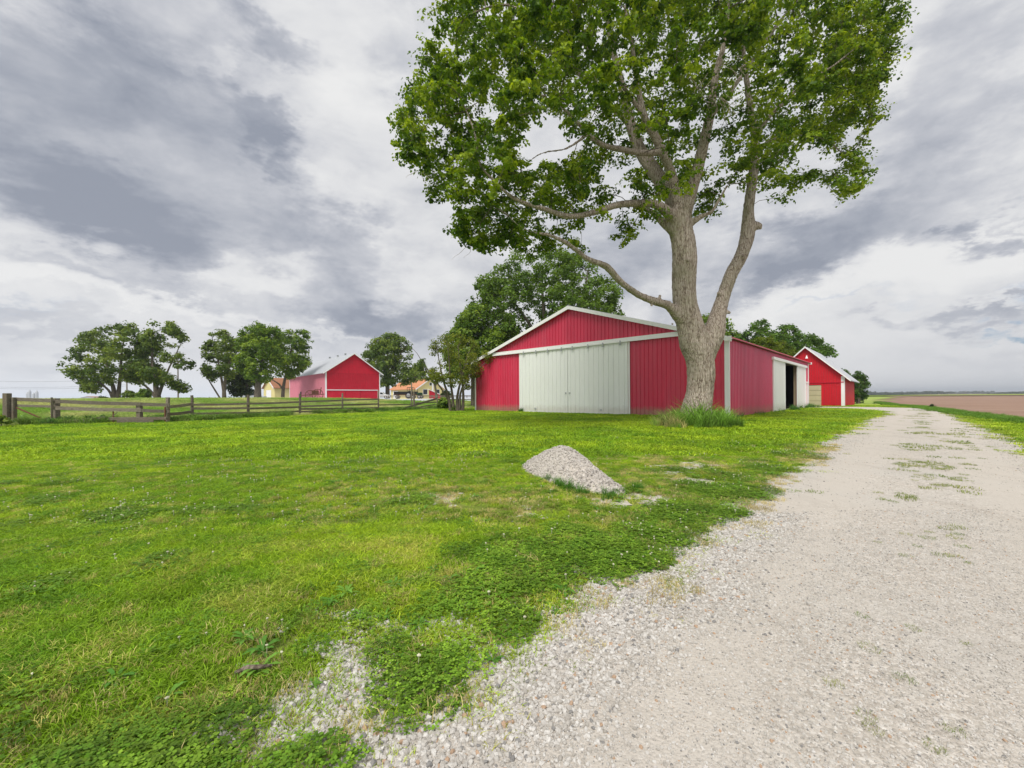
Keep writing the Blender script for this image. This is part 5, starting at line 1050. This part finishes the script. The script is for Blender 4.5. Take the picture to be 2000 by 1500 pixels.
# --- other trees: outline in photo pixels, trunk paths, depth
def tree(name, label, base, paths, poly, D, thick, nclump, nleaf, lsize, cr, cols, seed, holes=(), gap=.3, gs=1.6, group=None, edge=60, flat=.65, cat='tree', r0=.02, zmin=None, droop=.2):
    O = at(base[0], base[1], D); gz = zf(O.x, O.y); O.z = gz; r = empty(name, O); tag(r, label, cat, group); On = np.array(O)
    nd = []; rd = []; pr = []
    for pth in paths:
        P = [at(p[0], p[1], D + (p[3] if len(p) > 3 else 0)) for p in pth]; R = [max(.02, p[2] / 2 / FPX * D) for p in pth]
        if abs(pth[0][1] - base[1]) < 4: P[0].z = gz - .1
        Q, S = spline(P, R, .5)
        for k in range(len(Q)): nd.append(Q[k]); rd.append(S[k]); pr.append(len(nd) - 2 if k > 0 else -1)
    C = crown_points(int(nclump * .85), poly, holes, lambda a, b: D + 0 * a, thick, seed, edge, gap=gap + .12, gs=gs * .8)
    C = C[C[:, 2] > gz + .3]
    A, pa, R, nb = grow(nd, rd, pr, C, seed, .9, .05, r0, 2.4)
    wood_mesh(A, pa, R, nb, 'trunk', M['far_bark'], r, On, 5, incl_base=True)
    leaves_mesh(C, cr * .82 * (.7 + .6 * RNG.random(len(C))), int(nleaf * .85), lsize, cols, seed + 1, r, On, flat=flat, droop=droop); return r
GREEN = [(.055, .105, .024), (.13, .205, .038), (.27, .35, .065)]; DARK = [(.024, .05, .018), (.05, .085, .024), (.09, .13, .035)]; MID = [(.055, .115, .022), (.14, .24, .032), (.30, .41, .06)]; OLIVE = [(.09, .13, .02), (.18, .23, .03), (.29, .33, .045)]
PG = 'trees along the far pasture edge'
tree('pasture_tree', 'leftmost broad tree at the pasture edge leaning left with two stems', (226, 784), [[(224, 786, 9), (222, 760, 7), (215, 735, 5), (205, 700, 4), (195, 670, 2)], [(230, 786, 9), (233, 755, 6), (236, 725, 5), (238, 690, 3), (245, 655, 2)], [(220, 778, 5), (212, 762, 4), (190, 745, 3), (165, 735, 2)]],
     [(115, 705), (140, 685), (155, 655), (190, 640), (225, 632), (262, 632), (280, 655), (285, 700), (270, 745), (235, 745), (205, 752), (190, 768), (165, 765), (150, 740), (128, 735)], 70, 7, 420, 46, .34, 1.0, GREEN, 21, gap=.3, gs=2.2, group=PG)
tree('pasture_tree', 'second tree from the left, split crown with a thin tall top', (306, 784), [[(308, 786, 13), (306, 765, 10), (302, 735, 6), (298, 700, 4), (300, 650, 2)], [(308, 775, 8), (318, 750, 5), (330, 720, 3), (345, 690, 2)], [(303, 775, 6), (288, 757, 4), (270, 745, 2)]],
     [(262, 700), (275, 660), (290, 625), (305, 630), (305, 665), (318, 640), (335, 625), (350, 640), (368, 665), (355, 675), (345, 685), (365, 695), (383, 710), (375, 735), (365, 745), (370, 768), (350, 765), (330, 750), (290, 755), (262, 748), (250, 720)], 68, 6.5, 400, 44, .33, .95, GREEN, 23, holes=[([(310, 640), (330, 670), (350, 685), (335, 700), (315, 680)], .6)], gap=.34, gs=2.0, group=PG)
tree('pasture_tree', 'slim open tree with a long bare arm leaning left', (436, 778), [[(438, 780, 8), (438, 755, 6), (443, 730, 4), (450, 700, 3), (455, 660, 2)], [(437, 765, 5), (432, 735, 4), (425, 700, 2), (415, 660, 1.5)], [(432, 778, 3), (420, 762, 3), (408, 742, 2), (400, 725, 1.5)]],
     [(396, 670), (410, 640), (430, 645), (450, 636), (468, 645), (470, 690), (462, 720), (450, 740), (430, 738), (412, 745), (394, 730), (398, 700)], 72, 5, 250, 40, .32, .9, GREEN, 25, gap=.42, gs=1.8, group=PG)
tree('pine_tree', 'low dark evergreen between the pale trunks at the pasture edge', (482, 777), [[(482, 779, 5), (482, 750, 4), (480, 720, 2)]], [(445, 765), (445, 735), (462, 715), (490, 705), (508, 730), (506, 765), (480, 772), (455, 774)], 78, 5, 260, 46, .30, 1.0, DARK, 27, gap=.12, group=None)
tree('pasture_tree', 'tall full tree with a stout trunk beside the yellow garage', (503, 777), [[(503, 779, 14), (504, 755, 11), (506, 735, 8), (512, 710, 5), (518, 670, 3)], [(503, 745, 7), (492, 715, 5), (485, 680, 3), (480, 650, 2)]],
     [(465, 660), (480, 632), (505, 628), (530, 635), (550, 645), (548, 680), (560, 700), (545, 735), (520, 745), (495, 745), (470, 725), (455, 700), (465, 685)], 66, 6, 420, 46, .32, .95, MID, 29, gap=.24, gs=1.9, group=PG)
tree('pasture_tree', 'right hand tree of the left row, crown blown right above the pink barn', (553, 776), [[(552, 778, 7), (554, 755, 6), (560, 725, 4), (568, 690, 3), (575, 660, 2)], [(553, 762, 4), (545, 750, 3), (532, 742, 2)]],
     [(525, 690), (540, 660), (560, 645), (580, 640), (602, 648), (614, 665), (610, 682), (600, 690), (608, 712), (590, 728), (570, 740), (545, 735), (528, 715)], 74, 5, 300, 42, .32, .9, MID, 31, gap=.32, gs=1.8, group=PG)
tree('broad_tree', 'rounded full tree right behind the far red barn', (756, 775), [[(757, 777, 9), (757, 755, 8), (757, 725, 6), (758, 690, 3)], [(757, 740, 5), (775, 705, 3), (790, 680, 2)], [(757, 735, 5), (738, 700, 3), (725, 680, 2)]],
     [(710, 690), (722, 668), (740, 655), (762, 649), (785, 655), (800, 668), (808, 690), (805, 715), (820, 705), (830, 720), (815, 745), (790, 752), (760, 752), (735, 755), (715, 735), (708, 712)], 90, 8, 430, 46, .40, 1.15, GREEN, 33, gap=.22, gs=2.2, edge=50)
tree('thin_tree', 'thin half dead tree with bare twigs over the yellow house', (853, 775), [[(853, 777, 5), (850, 755, 4), (842, 735, 3), (832, 715, 2), (825, 700, 1.5)], [(850, 755, 3), (858, 735, 2), (862, 710, 1.5)], [(842, 737, 2), (826, 740, 1.5), (812, 738, 1)], [(846, 748, 2), (815, 690, 1), (800, 680, .6)]],
     [(805, 710), (820, 695), (845, 705), (860, 700), (868, 730), (858, 750), (840, 745), (815, 742), (800, 735)], 76, 3, 130, 26, .28, .7, GREEN, 35, gap=.40, gs=1.3)
tree('shrubby_tree', 'many stemmed small tree with twiggy crown against the shed corner', (893, 802), [[(880, 800, 7), (876, 775, 5), (868, 750, 4), (860, 715, 2.5), (855, 685, 1.5)], [(886, 802, 7), (884, 775, 5), (880, 745, 4), (878, 710, 2.5), (875, 670, 1.5)], [(893, 803, 7), (893, 775, 5), (900, 745, 4), (908, 715, 2.5), (915, 690, 1.5)], [(903, 802, 7), (905, 775, 5), (903, 745, 4), (898, 705, 2.5), (895, 675, 1.5)], [(898, 802, 6), (899, 770, 4), (912, 740, 3), (935, 720, 2), (962, 698, 1.3)], [(880, 790, 4), (866, 765, 3), (850, 742, 2), (838, 725, 1.3)]],
     [(835, 690), (845, 665), (870, 652), (900, 648), (925, 655), (935, 680), (965, 690), (985, 693), (960, 712), (940, 725), (945, 742), (925, 740), (922, 765), (905, 760), (880, 755), (862, 745), (845, 752), (828, 735), (838, 715)], 38.5, 3.2, 520, 20, .14, .50, OLIVE, 37, gap=.48, gs=.9, edge=50, r0=.011, flat=.5, cat='tree')
BG = 'tall trees behind the metal shed'
tree('shade_tree', 'tallest tree behind the shed, its crown rising above the white ridge', (1080, 790), [[(1080, 800, 16), (1078, 740, 14), (1075, 680, 11), (1065, 620, 8), (1060, 560, 4)], [(1078, 700, 9), (1110, 640, 6), (1140, 580, 4), (1150, 530, 2)], [(1076, 700, 8), (1040, 640, 6), (1005, 590, 4), (990, 560, 2)], [(1080, 720, 7), (1150, 660, 5), (1190, 610, 3)]],
     [(915, 600), (928, 545), (965, 530), (980, 515), (1005, 490), (1010, 482), (1040, 500), (1080, 483), (1120, 495), (1150, 505), (1180, 535), (1215, 560), (1205, 600), (1222, 625), (1210, 680), (1100, 700), (1000, 700), (920, 690), (900, 640)], 58, 9.5, 1100, 52, .32, 1.05, MID[:2] + [(.14, .23, .03)], 39, gap=.25, gs=2.0, edge=110, group=BG)
tree('shade_tree', 'shorter leafy tree behind the shed sloping down to its left corner', (925, 790), [[(925, 800, 12), (925, 740, 10), (922, 690, 7), (920, 650, 4)], [(925, 720, 6), (900, 690, 4), (885, 665, 2)], [(925, 715, 6), (955, 680, 4), (975, 650, 2)]],
     [(868, 690), (870, 655), (895, 632), (900, 605), (930, 595), (965, 600), (1000, 610), (1010, 660), (990, 715), (930, 730), (900, 745), (880, 735)], 54, 5.5, 560, 50, .30, .95, MID, 41, gap=.18, gs=1.9, edge=60, group=BG)
tree('shade_tree', 'small bit of leafy crown showing between the two maple stems', (1405, 780), [[(1405, 782, 10), (1405, 700, 8), (1405, 650, 4)]], [(1362, 640), (1375, 615), (1400, 612), (1425, 625), (1445, 640), (1450, 690), (1400, 700), (1365, 690)], 70, 5, 260, 46, .32, 1.0, MID, 43, gap=.18, edge=40, group=BG)
tree('shade_tree', 'spreading light green tree behind the red barn roof', (1560, 780), [[(1560, 782, 12), (1560, 720, 10), (1555, 690, 7), (1550, 655, 3)], [(1560, 710, 6), (1520, 670, 4), (1490, 645, 2)], [(1560, 712, 6), (1590, 690, 4), (1620, 680, 2)]],
     [(1430, 655), (1455, 648), (1475, 628), (1500, 622), (1518, 640), (1545, 630), (1565, 650), (1590, 652), (1612, 665), (1636, 690), (1630, 705), (1600, 712), (1560, 720), (1480, 720), (1440, 700)], 68, 7, 560, 46, .32, .95, [(.035, .09, .015), (.085, .175, .022), (.16, .28, .04)], 45, gap=.30, gs=1.9, edge=60, group=BG)
tree('round_tree', 'rounded olive green tree close behind the shed roof', (1500, 785), [[(1500, 787, 10), (1500, 740, 8), (1500, 700, 5)]], [(1440, 690), (1465, 665), (1500, 658), (1535, 668), (1560, 690), (1565, 725), (1500, 740), (1445, 720)], 56, 4.5, 420, 52, .24, .8, [(.05, .09, .008), (.11, .16, .010), (.17, .22, .012)], 47, gap=.10, edge=40)
tree('corner_tree', 'leafy tree standing at the right rear of the red barn', (1676, 792), [[(1676, 795, 7), (1676, 765, 6), (1672, 740, 4)], [(1676, 775, 4), (1685, 755, 3), (1690, 745, 2)]],
     [(1630, 725), (1650, 722), (1665, 735), (1678, 722), (1690, 738), (1696, 750), (1690, 768), (1688, 785), (1675, 792), (1660, 790), (1640, 750)], 60, 3, 260, 40, .26, .7, [(.03, .075, .02), (.07, .14, .025), (.14, .23, .05)], 49, gap=.30, gs=1.5, edge=25)
# shrubs at the foot of the left trees and by the fence
def bush(name, label, px, py, w, h, D, cols, seed, group=None, n=70):
    poly = [(px - w / 2, py), (px - w / 2 * .9, py - h * .6), (px - w * .15, py - h), (px + w * .25, py - h * .9), (px + w / 2, py - h * .45), (px + w / 2, py)]
    return tree(name, label, (px, py), [[(px, py + 1, 2), (px, py - h * .5, 1)], [(px - 2, py, 1.5), (px - w * .2, py - h * .5, 1)]], poly, D, w / 2 / FPX * D, n, 34, .013 * D ** .72, .0075 * D, cols, seed, gap=.1, edge=12, group=group, cat='bush', r0=.008)
BGp = 'bushes under the left pasture trees'
bush('small_bush', 'leafy bush between the two leftmost pasture trunks', 252, 783, 34, 22, 66, GREEN, 51, BGp); bush('small_bush', 'pale green bush against the second pasture trunk', 281, 784, 30, 26, 64, MID, 52, BGp); bush('small_bush', 'little low bush left of the leftmost trunk', 203, 783, 26, 9, 70, GREEN, 53, BGp, 40)
bush('small_bush', 'tiny brownish bush at the far left of the pasture tree row', 190, 783, 16, 7, 72, GREEN, 54, BGp, 25)
bush('left_bush', 'dark leafy bush cut off by the left edge below the gate post', 2, 838, 34, 30, 20, GREEN, 55, None, 60); bush('fence_bush', 'green bush behind the broken fence by the shrubby tree', 868, 797, 30, 22, 46, MID, 56, None, 80); bush('foot_bush', 'dense low bush at the foot of the shrubby tree', 894, 806, 34, 14, 37.5, GREEN, 57, None, 80); bush('round_bush', 'bush far behind between shrubby tree and fence', 872, 776, 20, 14, 90, DARK, 58)
bush('field_weed', 'lone dark weed clump at the near edge of the field', 1820, 797, 6, 9, 37, DARK, 59, None, 20); bush('field_weed', 'green weed clump on the verge near the right edge', 1963, 818, 14, 11, 21, MID, 60, None, 30)

# utility pole and wires at left
up_ = at(348, 783, 95); pole = empty('utility_pole', (up_.x, up_.y, 1.0)); tag(pole, 'thin wooden utility pole right of the second pasture tree', 'pole')
MB().tube([(0, 0, 0), (0, 0, 9.2)], [.16, .11], 8).build('pole_shaft', M['wood_grey'], pole); MB().bar((-.9, 0, 8.5), (.9, 0, 8.5), .1, .12).build('crossarm', M['wood_grey'], pole)
up2 = at(248, 783, 105); pole2 = empty('utility_pole', (up2.x, up2.y, 1.0)); tag(pole2, 'utility pole with crossarms between the two left trees', 'pole')
MB().tube([(0, 0, 0), (0, 0, 9.0)], [.17, .12], 8).build('pole_shaft', M['wood_grey'], pole2)
for z in (8.6, 7.6): MB().bar((-1, 0, z), (1, 0, z), .1, .12).build('crossarm', M['wood_grey'], pole2)
for k, (y0, y1) in enumerate(((754.5, 753), (757.5, 756), (743, 742))):
    a = at(-60, y0, 110); b = at(248, y1 - 2, 105); P = [a.lerp(b, t) + Vector((0, 0, -.5 * math.sin(t * 3.14))) for t in np.linspace(0, 1, 12)]
    w = MB().tube([tuple(p - a) for p in P], [.018] * 12, 4).build('power_line', M['tyre']); w.location = a; tag(w, ['upper of the paired thin wires left of the pasture trees', 'lower of the paired thin wires left of the pasture trees', 'topmost lone wire crossing the sky at far left'][k], 'wire')

# far horizon: belts of trees, farmsteads, a green strip of crop
def belt(name, label, px0, px1, D, hpx, seed, cols, n=900, gapn=.5):
    r = np.random.default_rng(seed); px = px0 + r.random(n) * (px1 - px0); hh = fbm(px * .03, px * 0 + seed, seed, 4); k = vnoise(px * .012, px * 0 + 3, seed + 4) > gapn * .6; px = px[k]; hh = hh[k]
    X = (px - 1000) / FPX * D; Z = hh * hpx / FPX * D * r.random(len(px)) ** .6; C = np.stack([X, D + r.normal(0, D * .02, len(px)), Z], -1); O = np.array([X.mean(), D, 0])
    o = leaves_mesh(C, np.full(len(C), hpx / FPX * D * .25), 10, hpx / FPX * D * .2, cols, seed, None, O, name=name, flat=.7); o.location = tuple(O); tag(o, label, None, None, 'stuff'); return o
HAZE_BLU = [(.05, .075, .06), (.07, .10, .075), (.10, .13, .09)]  # bluish leaves: distance haze put into the colour of the far woods
belt('far_woods', 'low blue grey line of woods on the horizon right of the barn', 1660, 1840, 900, 8, 61, HAZE_BLU, 900, .1); belt('far_woods', 'faint tree belt on the horizon at the right edge', 1860, 2100, 1300, 6.5, 62, HAZE_BLU, 900, .6); belt('far_woods', 'distant low tree belt along the right horizon', 1560, 2250, 1700, 4, 63, HAZE_BLU, 1600, .2)
belt('far_woods', 'faint far tree belt along the left horizon', -200, 420, 1200, 6, 64, HAZE_BLU, 1200, .7); belt('far_woods', 'small dark clump of far trees on the right horizon', 1972, 2010, 800, 9, 65, HAZE_BLU, 300, 0)
cs = MB(); cs.poly([(150, 360, 0), (1400, 900, 0), (2600, 900, 0), (600, 300, 0)]); c_ = cs.build('crop_strip', None); c_.data.materials.append(M['lawn']); c_.location = (0, 0, .10); tag(c_, kind='structure')
for k, (px, py, D, w, h, lab, cat) in enumerate(((1890, 769, 1500, 9, 5, 'small pale far farm building on the right horizon', 'building'), (172, 783, 700, 26, 5, 'long white far farm building on the left horizon', 'building'), (1925, 769, 1700, 10, 5, 'dim far farmstead roof near the right edge', 'building'))):
    q = at(px, py, D); r = empty('far_building', (q.x, q.y, 0)); tag(r, lab, cat); MB().prism([(-w / 2, 0), (w / 2, 0), (w / 2, h), (0, h * 1.5), (-w / 2, h)], 0, 14).build('wall', M['galv'], r); MB().prism([(-w / 2 - 1, h * .95), (0, h * 1.55), (w / 2 + 1, h * .95), (0, h * 1.42)], -1, 15).build('roof', M['brown_shingle'], r)
for k, (px, h) in enumerate(((54, 13), (58, 16), (66, 12), (72, 15))):
    q = at(px, 780, 560); o = MB().tube([(0, 0, 0), (0, 0, h * .8), (0, 0, h)], [1.6, 1.6, .3], 12).build('grain_bin', M['galv']); o.location = (q.x, q.y, 0); tag(o, ['first', 'second', 'third', 'fourth'][k] + ' from left of the four tiny grain bins on the left horizon', 'grain bin', 'grain bins on the left horizon')

# small pieces on the lawn
def ground_at(px, py):
    x, y = gd(px, py); return Vector((x, y, zf(x, y) + .02))
p = ground_at(488, 1330); st = MB().tube([tuple(Vector((-.07, -.015, .03))), (-.02, 0, .045), (.03, .01, .04), (.08, .03, .035)], [.008, .012, .011, .006], 7).build('stick', M['limb_bark']); st.location = p; tag(st, 'short brown stick lying in the grass near the front', 'stick')

# ------------------------------------------------------------------ the air
hz = MB().box(-8000, 8000, -800, 8000, -1.5, 60).build('haze', None); hm = bpy.data.materials.new('haze'); hm.use_nodes = True; hm.node_tree.nodes.clear()
_o = hm.node_tree.nodes.new('ShaderNodeOutputMaterial'); _v = hm.node_tree.nodes.new('ShaderNodeVolumePrincipled'); _v.inputs['Color'].default_value = (.80, .86, .95, 1); _v.inputs['Density'].default_value = .00028; _v.inputs['Anisotropy'].default_value = .2
hm.node_tree.links.new(_v.outputs[0], _o.inputs['Volume']); hz.data.materials.append(hm); tag(hz, 'thin pale haze over the fields', None, None, 'stuff')
